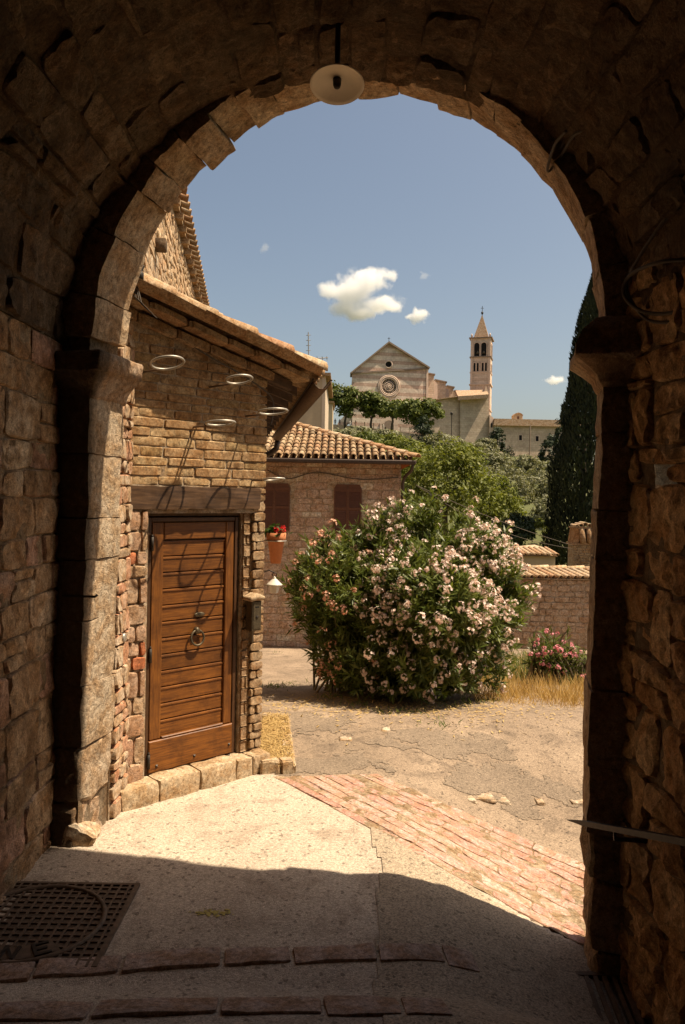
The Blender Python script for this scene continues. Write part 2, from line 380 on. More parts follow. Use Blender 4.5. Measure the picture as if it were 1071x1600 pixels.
# ------------------------------------------------------------------ stone builders
def patch(mb, rng, surf, c, dep, nu, nv, amp, gap, back=-.05, rnd=.25):
    """one dressed stone: c = four (a,b) corners, front pillowed and roughened, sides running back"""
    k = rng.uniform(0, 90)
    (a0, b0), (a1, b1), (a2, b2), (a3, b3) = c
    wA = max(.001, ((a1 - a0) + (a2 - a3)) / 2); wB = max(.001, ((b3 - b0) + (b2 - b1)) / 2)
    ga, gb = min(.3, gap / wA), min(.3, gap / wB)
    def lv(n, g):
        e = [0.0, 0.0, g]
        e += [g + (1 - 2 * g) * (i + 1) / (n) for i in range(n - 1)] + [1 - g, 1.0, 1.0]
        return e
    bv = .004 + amp * .30
    S = lv(nu, min(.2, bv / wA)); T = lv(nv, min(.24, bv / wB)); nS, nT = len(S), len(T)
    cr = rng.uniform(.5, 1.0) * rnd
    g = []
    for j, t_ in enumerate(T):
        for i, s_ in enumerate(S):
            s, t = s_, t_
            es, et = abs(2 * s - 1), abs(2 * t - 1)
            # rounded corners
            pull = cr * max(0, es ** 4) * max(0, et ** 4)
            s2 = .5 + (s - .5) * (1 - pull * min(1, wB / wA) * .8); t2 = .5 + (t - .5) * (1 - pull * min(1, wA / wB) * .8)
            s2 = ga + s2 * (1 - 2 * ga); t2 = gb + t2 * (1 - 2 * gb)
            a = (1 - t2) * ((1 - s2) * a0 + s2 * a1) + t2 * ((1 - s2) * a3 + s2 * a2)
            b = (1 - s2) * ((1 - t2) * b0 + t2 * b3) + s2 * ((1 - t2) * b1 + t2 * b2)
            outer = i in (0, nS - 1) or j in (0, nT - 1)
            rim = i in (1, nS - 2) or j in (1, nT - 2)
            q = (a * 7, b * 7, k)
            if rim or outer:
                a += gap * .9 * nz(q, 1.3, 3); b += gap * .9 * nz(q, 1.3, 8)
            if outer: d = back
            elif rim: d = dep * .55 + amp * .5 * nz(q, .8, 5)
            else:
                d = dep * (1 + .10 * (1 - es * es) * (1 - et * et)) + amp * nz(q, .5, 5) + amp * .8 * nz(q, 1.6, 9) + amp * .55 * nz(q, 3.6, 13)
            g.append(surf(a, b, d))
    fs = []
    for j in range(nT - 1):
        for i in range(nS - 1):
            fs.append((j * nS + i, j * nS + i + 1, (j + 1) * nS + i + 1, (j + 1) * nS + i))
    mb.add(g, fs)
def masonry(parent, mat, surf, A, B, ch, cw, name='stone', gap=.012, dep=.03, seed=1, wav=.02, tilt=.02, n=(4, 3),
            amp=.012, skip=None, limit=300, back=-.05, mats=None, flip=False, split=.0, rnd=.25, score=None):
    rng = random.Random(seed); cells = []
    b = B[0]; row = 0
    while b < B[1] - .01:
        h = rng.uniform(*ch)
        if B[1] - (b + h) < ch[0] * .6: h = B[1] - b
        a = A[0] - (rng.random() * cw[0] if row % 2 else 0)
        tl = 0
        while a < A[1]:
            w = rng.uniform(*cw); tr = rng.uniform(-tilt, tilt)
            a1 = min(a + w, A[1]); 
            if A[1] - a1 < cw[0] * .4: a1 = A[1]
            def cl(aa, bb, r): return bb + (wav * mnoise.noise(Vector((aa * 1.7, r * 5.1, seed))) if B[0] + .01 < bb < B[1] - .01 else 0)
            aa0 = max(a, A[0])
            if a1 - aa0 > cw[0] * .25:
                t1 = tr if a1 < A[1] else 0
                def quad(x0, x1, y0, y1, r0, r1, q0, q1):
                    return [(x0 - q0, cl(x0, y0, r0)), (x1 - q1, cl(x1, y0, r0)), (x1 + q1, cl(x1, y1, r1)), (x0 + q0, cl(x0, y1, r1))]
                if rng.random() < split and h > .16:
                    m = b + h * rng.uniform(.4, .6)
                    cells.append(quad(aa0, a1, b, m, row, row + .5, tl, t1)); cells.append(quad(aa0, a1, m, b + h, row + .5, row + 1, tl, t1))
                else:
                    cells.append(quad(aa0, a1, b, b + h, row, row + 1, tl, t1))
                tl = t1
            if a1 >= A[1]: break
            a = a1
        b += h; row += 1
    if skip: cells = [c for c in cells if not skip(sum(p[0] for p in c) / 4, sum(p[1] for p in c) / 4)]
    if score: cells.sort(key=lambda c: -score(sum(p[0] for p in c) / 4, sum(p[1] for p in c) / 4))
    rest = MB()
    for i, c in enumerate(cells):
        mb = MB() if i < limit else rest
        patch(mb, rng, surf, c, dep * rng.uniform(.6, 1.4), n[0], n[1], amp, gap, back, rnd)
        if i < limit:
            if flip: mb.f = [f[::-1] for f in mb.f]
            m = mat if not mats else rng.choice(mats)
            mb.build(name, m, parent, 'stone')
    if rest.v:
        if flip: rest.f = [f[::-1] for f in rest.f]
        tag(rest.build('far_' + name + 's', mat, parent, True), kind='stuff')
    return len(cells)
def sheet(surf, A, B, na, nb, d=0.0, amp=.0, skip=None, fr=3.0):
    mb = MB(); g = []
    for j in range(nb + 1):
        for i in range(na + 1):
            a = lerp(A[0], A[1], i / na); b = lerp(B[0], B[1], j / nb)
            g.append(surf(a, b, d + (amp * nz((a * fr, b * fr, 3.3)) if amp else 0)))
    fs = []
    for j in range(nb):
        for i in range(na):
            if skip and skip(lerp(A[0], A[1], (i + .5) / na), lerp(B[0], B[1], (j + .5) / nb)): continue
            k = j * (na + 1) + i; fs.append((k, k + 1, k + na + 2, k + na + 1))
    return mb.add(g, fs)
def rough_block(mb, fn, n=(4, 4, 4), amp=.01, bev=.06, freq=6, seed=0):
    """closed block through fn(u,v,w) in [0,1]^3, edges worn and faces uneven"""
    idx = {}; vs = []; nu, nv, nw = n
    def co(i, m):
        if i == 0: return 0
        if i == m: return 1
        return .09 + .82 * (i - 1) / max(1, m - 2) if m > 2 else .5
    for i in range(nu + 1):
        for j in range(nv + 1):
            for k in range(nw + 1):
                e = (i in (0, nu)) + (j in (0, nv)) + (k in (0, nw))
                if not e: continue
                u, v, w = co(i, nu), co(j, nv), co(k, nw)
                if e >= 2:
                    s = bev * (1.0 if e == 2 else 1.35)
                    if i in (0, nu): u = lerp(u, .5, s)
                    if j in (0, nv): v = lerp(v, .5, s)
                    if k in (0, nw): w = lerp(w, .5, s)
                p = fn(u, v, w)
                p = p + nvec(p, freq, seed) * amp + nvec(p, freq * 2.7, seed + 5) * amp * .5
                idx[i, j, k] = len(vs); vs.append(p)
    fs = []
    for i in range(nu):
        for j in range(nv):
            fs.append((idx[i, j, 0], idx[i, j + 1, 0], idx[i + 1, j + 1, 0], idx[i + 1, j, 0]))
            fs.append((idx[i, j, nw], idx[i + 1, j, nw], idx[i + 1, j + 1, nw], idx[i, j + 1, nw]))
    for i in range(nu):
        for k in range(nw):
            fs.append((idx[i, 0, k], idx[i + 1, 0, k], idx[i + 1, 0, k + 1], idx[i, 0, k + 1]))
            fs.append((idx[i, nv, k], idx[i, nv, k + 1], idx[i + 1, nv, k + 1], idx[i + 1, nv, k]))
    for j in range(nv):
        for k in range(nw):
            fs.append((idx[0, j, k], idx[0, j, k + 1], idx[0, j + 1, k + 1], idx[0, j + 1, k]))
            fs.append((idx[nu, j, k], idx[nu, j + 1, k], idx[nu, j + 1, k + 1], idx[nu, j, k + 1]))
    return mb.add(vs, fs)
def tile_mesh(name, L, r0, r1, mat, seg=6, th=.012, ang=pi):
    """half-round roof tile lying along +X, hump towards +Z, wide end at x=0"""
    mb = MB(); g = []
    for x, r in ((0, r0), (L, r1)):
        for rr in (r, r - th):
            for k in range(seg + 1):
                a = (pi - ang) / 2 + ang * k / seg
                g.append(Vector((x, -cos(a) * rr, sin(a) * rr)))
    n = seg + 1; fs = []
    for k in range(seg):
        fs += [(k, k + 1, 2 * n + k + 1, 2 * n + k), (n + k, 3 * n + k, 3 * n + k + 1, n + k + 1),
               (k, n + k, n + k + 1, k + 1), (2 * n + k, 2 * n + k + 1, 3 * n + k + 1, 3 * n + k)]
    fs += [(0, 2 * n, 3 * n, n), (seg, n + seg, 3 * n + seg, 2 * n + seg)]
    mb.add(g, fs); return mb.mesh(name, mat, Vector((0, 0, 0)), True)
def basis(o, x, z):
    x = Vector(x).normalized(); z = Vector(z); y = z.cross(x).normalized(); z = x.cross(y)
    m = Matrix((x, y, z)).transposed().to_4x4(); m.translation = Vector(o); return m
def tiled_roof(parent, mat, chan_mat, O, along, up, ncol, nrow, pitch, step, keep, seed=3, lift=.0, r=None, channel=True, deck=True):
    """O = eave corner; columns of cover tiles run up the slope, channel tiles lie between them"""
    rng = random.Random(seed); along = Vector(along).normalized(); up = Vector(up).normalized()
    nrm = along.cross(up).normalized()
    if nrm.z < 0: nrm = -nrm
    r = r or pitch * .40
    me = tile_mesh('roof_tile', step * 1.22, r, r * .82, mat)
    chan = MB()
    for i in range(ncol):
        for j in range(nrow):
            if not keep(i, j): continue
            p = Vector(O) + along * (pitch * (i + .5)) + up * (step * j) + nrm * (lift + .02 + rng.uniform(0, .012))
            x = (up + along * rng.uniform(-.03, .03) - nrm * .045).normalized()
            put('roof_tile', me, parent, basis(p + nrm * .01, x, nrm))
            if channel:
                q = Vector(O) + along * (pitch * i) + up * (step * j) + nrm * (lift + .045)
                g = []
                for xx, rr in ((0, r * .85), (step * 1.15, r)):
                    for k in range(5):
                        a = pi + pi * k / 4
                        g.append(q + up * xx + along * (cos(a) * rr) + nrm * (sin(a) * rr * .8 - (.012 if xx == 0 else 0)))
                chan.add(g, [(k, k + 1, 5 + k + 1, 5 + k) for k in range(4)])
    if channel and chan.v: tag(chan.build('channel_tiles', chan_mat, parent, True), kind='stuff')

# ------------------------------------------------------------------ foliage builders
def leaf_quads(c, d, n, ln, wd):
    """rhombic leaves: centre c, long axis d, normal n (numpy arrays)"""
    d = d / (np.linalg.norm(d, axis=1, keepdims=True) + 1e-9)
    b = np.cross(d, n); b /= (np.linalg.norm(b, axis=1, keepdims=True) + 1e-9)
    ln = ln[:, None]; wd = wd[:, None]
    return np.stack([c - d * ln / 2, c + b * wd / 2 - d * ln * .05, c + d * ln / 2, c - b * wd / 2 - d * ln * .05], 1)
def rand_dir(R, n):
    v = R.normal(size=(n, 3)); return v / np.linalg.norm(v, axis=1, keepdims=True)
def crown(R, blobs, nleaf, clump, leaf, asp=.6, shell=.45, flat=.0):
    """clumpy crown: clumps of leaves spread through the blobs' outer shell"""
    B = np.array(blobs, float); vol = (B[:, 3] * B[:, 4] * B[:, 5]) ** (2 / 3); vol /= vol.sum()
    per = 26; nc = max(8, nleaf // per)
    bi = R.choice(len(B), nc, p=vol); dr = rand_dir(R, nc); dr[:, 2] = np.where(dr[:, 2] < -.5, -dr[:, 2], dr[:, 2])
    rad = 1 - shell * R.random(nc) ** 1.6
    cc = B[bi, :3] + dr * B[bi, 3:6] * rad[:, None]
    keep = np.array([mnoise.noise(Vector(p) * (1.1 / (clump * 2.2))) > -.28 for p in cc]); cc = cc[keep]; dr = dr[keep]
    nc = len(cc); rc = clump * R.uniform(.5, 1.25, nc)
    idx = np.repeat(np.arange(nc), per); n = len(idx)
    off = rand_dir(R, n) * (R.random(n) ** .5)[:, None] * rc[idx][:, None]; off[:, 2] *= .75
    c = cc[idx] + off
    nn = rand_dir(R, n) * .8 + off / (rc[idx][:, None] + 1e-6) * .7 + dr[idx] * .4 + np.array([0, 0, .35 + flat])
    d = np.cross(nn, rand_dir(R, n))
    ln = leaf * R.uniform(.6, 1.4, n)
    return leaf_quads(c, d, nn, ln, ln * asp)
def trunk_mb(base, top, r, limbs, seed=0):
    rng = random.Random(seed); mb = MB(); base = Vector(base); top = Vector(top)
    P = [base.lerp(top, k / 4) + Vector((rng.uniform(-1, 1), rng.uniform(-1, 1), 0)) * r * (.8 if 0 < k else 0) for k in range(5)]
    mb.tube(P, r, 7, True, r * .5)
    for l in limbs:
        s = P[rng.choice((2, 3, 3, 4))]; l = Vector(l)
        mb.tube([s, s.lerp(l, .5) + Vector((0, 0, r * .8)), l], r * .45, 5, True, r * .12)
    return mb
def tree(name, label, cat, base, blobs, nleaf, clump, leaf, mat, trunk_r, seed, group=None, asp=.6, shell=.45):
    base = Vector(base); t = thing(name, label, cat, base, group); R = np.random.default_rng(seed)
    put('crown', quads_mesh('crown', crown(R, blobs, nleaf, clump, leaf, asp, shell), mat, base), t)
    cx = sum(b[0] for b in blobs) / len(blobs); cyy = sum(b[1] for b in blobs) / len(blobs); cz = sum(b[2] for b in blobs) / len(blobs)
    trunk_mb(base - Vector((0, 0, .3)), (cx, cyy, cz), trunk_r, [(b[0], b[1], b[2]) for b in blobs], seed).build('trunk', M['bark'], t, True)
    return t

# ================================================================== GROUND
def gz(x, y): return ground_z(x, y) + .010 * mnoise.noise(Vector((x * 1.3, y * 1.3, 2.2))) + .005 * mnoise.noise(Vector((x * 5, y * 5, 7.1)))
def gsurf(lift=0.0): return lambda a, b, d: Vector((a, b, gz(a, b) + lift + d))
def rows(spec):
    out = []
    for a, b, n in spec: out += [lerp(a, b, i / n) for i in range(n)]
    return out + [spec[-1][1]]
def grid_sheet(xs, ys, fz, skip=None):
    mb = MB(); n = len(xs)
    vs = [Vector((x, y, fz(x, y))) for y in ys for x in xs]
    fs = [(j * n + i, j * n + i + 1, (j + 1) * n + i + 1, (j + 1) * n + i) for j in range(len(ys) - 1) for i in range(n - 1)
          if not (skip and skip((xs[i] + xs[i + 1]) / 2, (ys[j] + ys[j + 1]) / 2))]
    return mb.add(vs, fs)
xs = rows([(-3000, -300, 6), (-300, -60, 12), (-60, -12, 16), (-12, 12, 24), (12, 80, 24), (80, 400, 16), (400, 3000, 6)])
ys = rows([(-40, 0, 4), (0, 20, 20), (20, 100, 40), (100, 260, 40), (260, 440, 12), (440, 4000, 10)])
def fz_ter(x, y): return ground_z(x, y) - (.7 if -4.6 < x < 8.6 and -30 < y < 15.8 else .06) + (0 if y < 35 else .5 * mnoise.noise(Vector((x * .05, y * .05, 0))))
tag(grid_sheet(xs, ys, fz_ter).build('terrain', M['hill'], None, True), kind='structure')
xs = rows([(-6, -2.4, 12), (-2.4, 3.6, 75), (3.6, 10, 32)]); ys = rows([(2.2, 8, 72), (8, 17.6, 60)])
tag(grid_sheet(xs, ys, gz).build('street', M['street'], None, True), kind='structure')
LL, LR, UL, UR = gnd(428, 1216), gnd(915, 1486), gnd(590, 1213), gnd(919, 1356)
LM = gnd(671, 1351)
def floor_skip(x, y):
    e = .02 * mnoise.noise(Vector((x * 6, y * 6, 1)))
    if y > 6.0: return True
    if y > 3.0:
        for p_, q_ in ((LL, LM), (LM, LR)):
            if (q_.y <= y <= p_.y or (p_ is LL and y > p_.y)):
                if x > p_.x + (q_.x - p_.x) * (y - p_.y) / (q_.y - p_.y) + .05 + e: return True
    return False
xs = rows([(-2.0, 1.55, 110)]); ys = rows([(-4, 2.2, 30), (2.2, 6.1, 120)])
tag(grid_sheet(xs, ys, lambda x, y: gz(x, y) + .012, floor_skip).build('passage_floor', M['floor'], None, True), kind='structure')
# rougher, darker strip of the floor to the right of the seam
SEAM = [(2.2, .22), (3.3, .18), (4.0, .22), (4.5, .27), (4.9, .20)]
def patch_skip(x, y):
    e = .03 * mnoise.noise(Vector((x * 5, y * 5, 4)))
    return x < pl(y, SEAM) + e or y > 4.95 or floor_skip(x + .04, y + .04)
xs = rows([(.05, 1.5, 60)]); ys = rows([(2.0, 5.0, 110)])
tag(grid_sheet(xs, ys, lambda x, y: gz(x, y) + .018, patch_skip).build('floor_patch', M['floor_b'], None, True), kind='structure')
# worn yellow paint mark
p = gnd(332, 1432)
def ysp(x, y): return ((x - p.x) / .10) ** 2 + ((y - p.y) / .035) ** 2 + 2.2 * mnoise.noise(Vector((x * 60, y * 60, 0))) > .55
tag(grid_sheet(rows([(p.x - .13, p.x + .13, 110)]), rows([(p.y - .06, p.y + .06, 50)]), lambda x, y: gz(x, y) + .016, ysp)
    .build('paint_mark', plain('worn_yellow_paint', (.42, .33, .09), .8, 0, .4, 60), None, True), kind='structure')

# band of pink paving bricks running diagonally out of the arch
band = thing('brick_paving', None, None, (LL.x, LL.y, 0)); tag(band, 'band of worn pink paving bricks crossing the ground diagonally beyond the arch', 'paving', kind='structure')
BL = ((LR - LL).length + (UR - UL).length) / 2
BN, BM = 36, 14
BG = [[gnd(lerp(lerp(428, 915, i / BN), lerp(590, 919, i / BN), k / BM), lerp(lerp(1216, 1486, i / BN), lerp(1213, 1356, i / BN), k / BM)) for k in range(BM + 1)] for i in range(BN + 1)]
def bandsurf2(a, b, d):
    x = min(BN - 1e-4, max(0, a / BL * BN)); y = min(BM - 1e-4, max(0, b / .95 * BM)); i, k = int(x), int(y); x -= i; y -= k
    q = BG[i][k].lerp(BG[i + 1][k], x).lerp(BG[i][k + 1].lerp(BG[i + 1][k + 1], x), y)
    return Vector((q.x, q.y, gz(q.x, q.y) + .012 + d))
masonry(band, M['pinkpave'], bandsurf2, (0, BL), (0, .95), (.085, .13), (.24, .52), 'paving_brick', .005, .0045, 11, .010, .015, (8, 4), .0065, None, 300, -.02, None, False, .0, .3)
sheet(bandsurf2, (0, BL), (0, .95), 90, 50, .0015, .008, None, 9).build('joint_bed', stone_mat('sandy_joints', [(.36, .28, .18), (.30, .22, .15)], 2, .8, .01, .3), band, True)
# pale flat stones let into the tarmac
srng = random.Random(4)
for (u, v, wx, wy) in [(752, 1246, .15, .035), (784, 1251, .08, .03), (843, 1252, .05, .03), (905, 1253, .12, .03), (735, 1249, .05, .03), (540, 1155, .09, .03), (603, 1140, .06, .03)]:
    q = gnd(u, v); mb = MB(); a = srng.uniform(-.3, .3)
    rough_block(mb, lambda s, t, w: Vector((q.x + (s - .5) * wx * 1.5 + (t - .5) * a * .1, q.y + (t - .5) * wy * 4.5, gz(q.x, q.y) - .03 + w * .036)), (6, 6, 2), .004, .2, 25, u)
    o = mb.build('flat_stone', M['pier_pale'], None, True)
    tag(o, kind='structure')

# darker tarmac repairs in the worn street
for (ub, vb, wx, wy, k) in [(800, 1232, .72, .34, 3), (520, 1192, .42, .30, 5), (470, 1128, .5, .5, 7), (700, 1165, .6, .35, 9), (560, 1100, .8, .35, 11)]:
    q_ = gnd(ub, vb)
    def tsk(x, y): return ((x - q_.x) / wx) ** 2 + ((y - q_.y) / wy) ** 2 + 1.5 * mnoise.noise(Vector((x * 3.2, y * 3.2, k))) + .6 * mnoise.noise(Vector((x * 14, y * 14, k))) > .75
    o = grid_sheet(rows([(q_.x - wx * 1.6, q_.x + wx * 1.6, 90)]), rows([(q_.y - wy * 1.6, q_.y + wy * 1.6, 60)]), lambda x, y: gz(x, y) + .004, tsk).build('tarmac_patch', M['tar2'], None, True)
    tag(o, kind='structure')
# stone edging strips across the passage floor
for nm, (uva, uvb), wid, sd_, lab in [('stone_edging', ((-60, 1534), (745, 1508)), .14, 21, 'far strip of worn pink kerb stones across the shaded passage floor'),
                                 ('stone_edging', ((-60, 1592), (700, 1582)), .18, 22, 'near strip of worn pink kerb stones along the bottom edge of the shaded floor')]:
    A_, B_ = gnd(*uva), gnd(*uvb); t = thing(nm, lab, 'kerb', A_); tag(t, kind='structure'); Lg = (B_ - A_).length; d = (B_ - A_).normalized(); nrm = Vector((-d.y, d.x, 0))
    rr = random.Random(sd_); s = 0
    while s < Lg:
        w_ = rr.uniform(.26, .5); mb = MB(); e = min(Lg, s + w_); wv = wid * rr.uniform(.85, 1.1); sh = .03 * sin(e * 1.7)
        def fn(u, v, w):
            q = A_ + d * lerp(s + .002, e - .002, u) + nrm * ((v - .5) * wv + sh); return Vector((q.x, q.y, gz(q.x, q.y) - .06 + w * .088))
        rough_block(mb, fn, (7, 4, 2), .008, .045, 8, rr.random() * 50)
        mb.build('edging_stone', M['stepstone'], t, 'stone'); s += w_

# ================================================================== PASSAGE: walls, vault, arch
XL, XR, ZS = -1.74, 1.47, 3.05
XC, RV = (XL + XR) / 2, (XR - XL) / 2
t = thing('passage_wall', 'dim rough stone wall of squared blocks along the left side of the passage', 'wall', (XL, 3, 0))
lw = lambda a, b, d: Vector((XL + d, a, b))
masonry(t, M['passage'], lw, (1.2, 4.72), (-.1, ZS), (.14, .32), (.20, .46), 'stone', .003, .020, 5, .03, .02, (13, 10), .017, None, 300, -.04, None, False, .25, .22)
sheet(lw, (1.2, 4.72), (-.1, ZS), 80, 70, .006, .012, None, 9).build('mortar', M['mortar_pass'], t, True)
sheet(lw, (-5, 1.2), (-.1, ZS), 6, 4, 0, .02).build('plain_wall', M['mortar'], t, True)
t = thing('passage_wall', 'dim rubble wall of large uneven stones along the right side of the passage', 'wall', (XR, 3, 0))
rw = lambda a, b, d: Vector((XR - d, a, b))
hole = lambda a, b: (abs(a - 3.48) < .13 and abs(b - 2.24) < .1) or (abs(a - 3.42) < .13 and abs(b - 3.28) < .14)
masonry(t, M['passage_r'], rw, (1.2, 4.0), (-.45, ZS + .25), (.16, .36), (.18, .42), 'stone', .005, .032, 8, .07, .05, (13, 10), .028, hole, 300, -.06, None, False, .35, .45)
sheet(rw, (1.2, 4.0), (-.45, ZS + .3), 70, 60, .012, .02, hole, 8).build('mortar', M['mortar'], t, True)
mb = MB()
for (a0, a1, b0, b1) in [(3.34, 3.62, 2.12, 2.36), (3.28, 3.56, 3.12, 3.44)]:
    mb.fbox(lambda a, d, z: Vector((XR - d, a, z)), a0, a1, -.30, -.28, b0, b1)
mb.build('hole_back', M['mortar'], t)
sheet(rw, (-5, 1.2), (-.45, ZS), 6, 4, 0, .02).build('plain_wall', M['mortar'], t, True)
t = thing('barrel_vault', 'dark stone barrel vault over the passage', 'vault', (XC, 3, ZS))
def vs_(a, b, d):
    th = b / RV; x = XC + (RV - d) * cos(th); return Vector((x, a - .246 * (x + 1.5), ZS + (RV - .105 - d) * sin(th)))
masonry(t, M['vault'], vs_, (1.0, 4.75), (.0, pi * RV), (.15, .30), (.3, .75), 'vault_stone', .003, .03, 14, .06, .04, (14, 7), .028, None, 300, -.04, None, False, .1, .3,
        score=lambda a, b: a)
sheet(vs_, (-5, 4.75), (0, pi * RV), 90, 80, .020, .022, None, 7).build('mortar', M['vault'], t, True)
mb = MB().fbox(lambda a, d, z: Vector((a, -5 + d, z)), -3, 3, -.3, 0, -.5, 5)
tag(mb.build('rear_wall', M['mortar'], None), 'plain stone wall closing the passage behind the viewer', 'wall')

JL, JR = Vector((-1.515, 4.60, 0)), Vector((1.325, 3.90, 0))
AW = (JR - JL).normalized(); AN = Vector((-AW.y, AW.x, 0)); AC = (JL + JR) / 2; AR = (JR - JL).length / 2; TH = .38
def arch_pt(th, rad, dep, zk=1.02):
    return AC + AW * (cos(th) * rad) + Vector((0, 0, ZS + rad * sin(th) * zk)) + AN * dep
arch = thing('stone_archway', 'rough stone archway framing the view with sunlit left jamb and round arch of voussoirs', 'archway', (AC.x, AC.y, 0))
rg = random.Random(31); th = 0.02; k = 0
while th < pi - .02:
    dth = rg.uniform(.11, .19) if .5 < th < 2.4 else rg.uniform(.17, .27)
    e = min(pi - .02, th + dth)
    if pi - .02 - e < .08: e = pi - .02
    pr = rg.uniform(-.012, .012); fd = rg.uniform(-.02, .015); od = rg.uniform(-.01, .02); sk = rg.uniform(-.012, .012)
    if 2.05 < th < 2.2: pr = -.045
    mb = MB()
    fn = lambda u, v, w: arch_pt(lerp(th + .001, e - .001, u), AR + pr + sk * (u - .5) * 2 + v * .34, lerp(fd, TH + od, w))
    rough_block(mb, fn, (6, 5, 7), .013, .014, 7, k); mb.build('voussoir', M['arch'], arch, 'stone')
    th = e; k += 1
def jamb(side, z):
    if side < 0: return JL - AW * (.045 * (1 - z / ZS))
    return JR - AW * (.075 * (1 - z / ZS))
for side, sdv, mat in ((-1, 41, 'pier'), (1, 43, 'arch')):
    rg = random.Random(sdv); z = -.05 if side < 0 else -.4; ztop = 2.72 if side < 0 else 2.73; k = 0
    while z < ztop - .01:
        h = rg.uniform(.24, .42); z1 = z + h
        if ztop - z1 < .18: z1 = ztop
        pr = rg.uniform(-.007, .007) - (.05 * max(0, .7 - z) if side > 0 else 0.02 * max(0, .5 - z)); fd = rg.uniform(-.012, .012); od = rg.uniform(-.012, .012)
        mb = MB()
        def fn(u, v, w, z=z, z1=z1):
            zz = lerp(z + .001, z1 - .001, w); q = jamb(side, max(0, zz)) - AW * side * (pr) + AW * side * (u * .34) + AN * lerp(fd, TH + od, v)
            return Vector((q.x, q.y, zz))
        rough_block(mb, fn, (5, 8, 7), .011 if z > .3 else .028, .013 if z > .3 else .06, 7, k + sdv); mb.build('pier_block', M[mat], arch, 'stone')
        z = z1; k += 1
    # moulded capital
    mb = MB(); prof = [(2.71, .0), (2.735, .014), (2.76, .022), (2.80, .05), (2.84, .085), (2.865, .095), (2.87, .112), (2.97, .116), (2.985, .105), (2.99, .0)] if side < 0 else \
                      [(2.73, .0), (2.755, .02), (2.79, .035), (2.83, .08), (2.865, .125), (2.88, .15), (2.93, .15), (3.0, .12), (3.07, .06), (3.085, .03)]
    n = 9; rings = []
    for (z, p) in prof:
        o = jamb(side, z); pts = []
        f0, f1 = -p * .9, TH + (.02 if side < 0 else .01)
        for i in range(n): pts.append(o - AW * side * p + AN * lerp(f0, f1, i / (n - 1)))
        for i in range(1, n): pts.append(o + AW * side * lerp(-p, .36, i / (n - 1)) + AN * f1)
        for i in range(n - 2, 0, -1): pts.append(o + AW * side * lerp(-p, .36, i / (n - 1)) + AN * f0)
        rings.append([Vector((q.x, q.y, z)) + nvec((q.x, q.y, z), 5, sdv) * .012 for q in pts])
    m = len(rings[0]); fs = []
    for j in range(len(rings) - 1):
        for i in range(m): fs.append((j * m + i, j * m + (i + 1) % m, (j + 1) * m + (i + 1) % m, (j + 1) * m + i))
    fs += [tuple(range(m))[::-1], tuple((len(rings) - 1) * m + i for i in range(m))]
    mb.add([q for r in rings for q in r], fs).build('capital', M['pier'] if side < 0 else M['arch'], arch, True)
# wall core round the opening, with the building above
mb = MB(); N = 24
inner = [(AR + .035, -1.0), (AR + .035, ZS)] + [((AR + .035) * cos(pi * i / N), ZS + (AR + .035) * sin(pi * i / N) * 1.02) for i in range(1, N)] + [(-AR - .035, ZS), (-AR - .07, -1.0)]
outer = [(5, -1.0), (5, ZS)] + [((5 if i < 8 else (lerp(5, -5, (i - 8) / 8.) if i <= 16 else -5)), (lerp(ZS, 7.5, i / 8.) if i < 8 else (7.5 if i <= 16 else lerp(7.5, ZS, (i - 16) / 8.)))) for i in range(1, N)] + [(-5, ZS), (-5, -1.0)]
P = []; 
for dep in (.03, TH - .03):
    for a, z in inner: q = AC + AW * a + AN * dep; P.append(Vector((q.x, q.y, z)))
    for a, z in outer: q = AC + AW * a + AN * dep; P.append(Vector((q.x, q.y, z)))
n = len(inner); fs = []
for i in range(n - 1):
    fs += [(i, i + 1, n + i + 1, n + i), (2 * n + i, 3 * n + i, 3 * n + i + 1, 2 * n + i + 1), (i, 2 * n + i, 2 * n + i + 1, i + 1), (n + i, n + i + 1, 3 * n + i + 1, 3 * n + i)]
mb.add(P, fs).build('wall_core', M['mortar'], arch)
q = gnd(128, 1318); mb = MB()
rough_block(mb, lambda u, v, w: Vector((q.x + (u - .5) * .17 + (w - .5) * .05, q.y + (v - .5) * .16, -.02 + w * .16 * (1.2 - u * .7))), (6, 5, 5), .022, .10, 9, 3)
tag(mb.build('fallen_stone', M['pier_pale'], None, False), 'pale broken rock lying at the foot of the sunlit left arch jamb', 'rock')

# enamel lamp hanging in the crown of the arch
lp = at(527, 131, 3.85); t = thing('ceiling_lamp', 'round cream enamel lamp shade hanging under the crown of the arch', 'lamp', lp)
Mx = Matrix.Translation(lp) @ Matrix.Rotation(radians(-14), 4, 'X')
MB().lathe([(.028, .05), (.03, .04), (.06, .03), (.125, .004), (.137, -.006), (.135, -.010), (.12, 0.0), (.06, .018), (.026, .026)], Mx, 36, True, True).build('shade', M['enamel'], t, True)
MB().lathe([(.008, -.026), (.016, -.020), (.020, -.008), (.022, .03)], Mx, 14).build('bulb_socket', M['iron'], t, True)
MB().tube([Mx @ Vector((0, 0, .045)), lp + Vector((0, 0, .2)), lp + Vector((0, .0, .46))], .014, 8).build('stem', M['iron'], t, True)

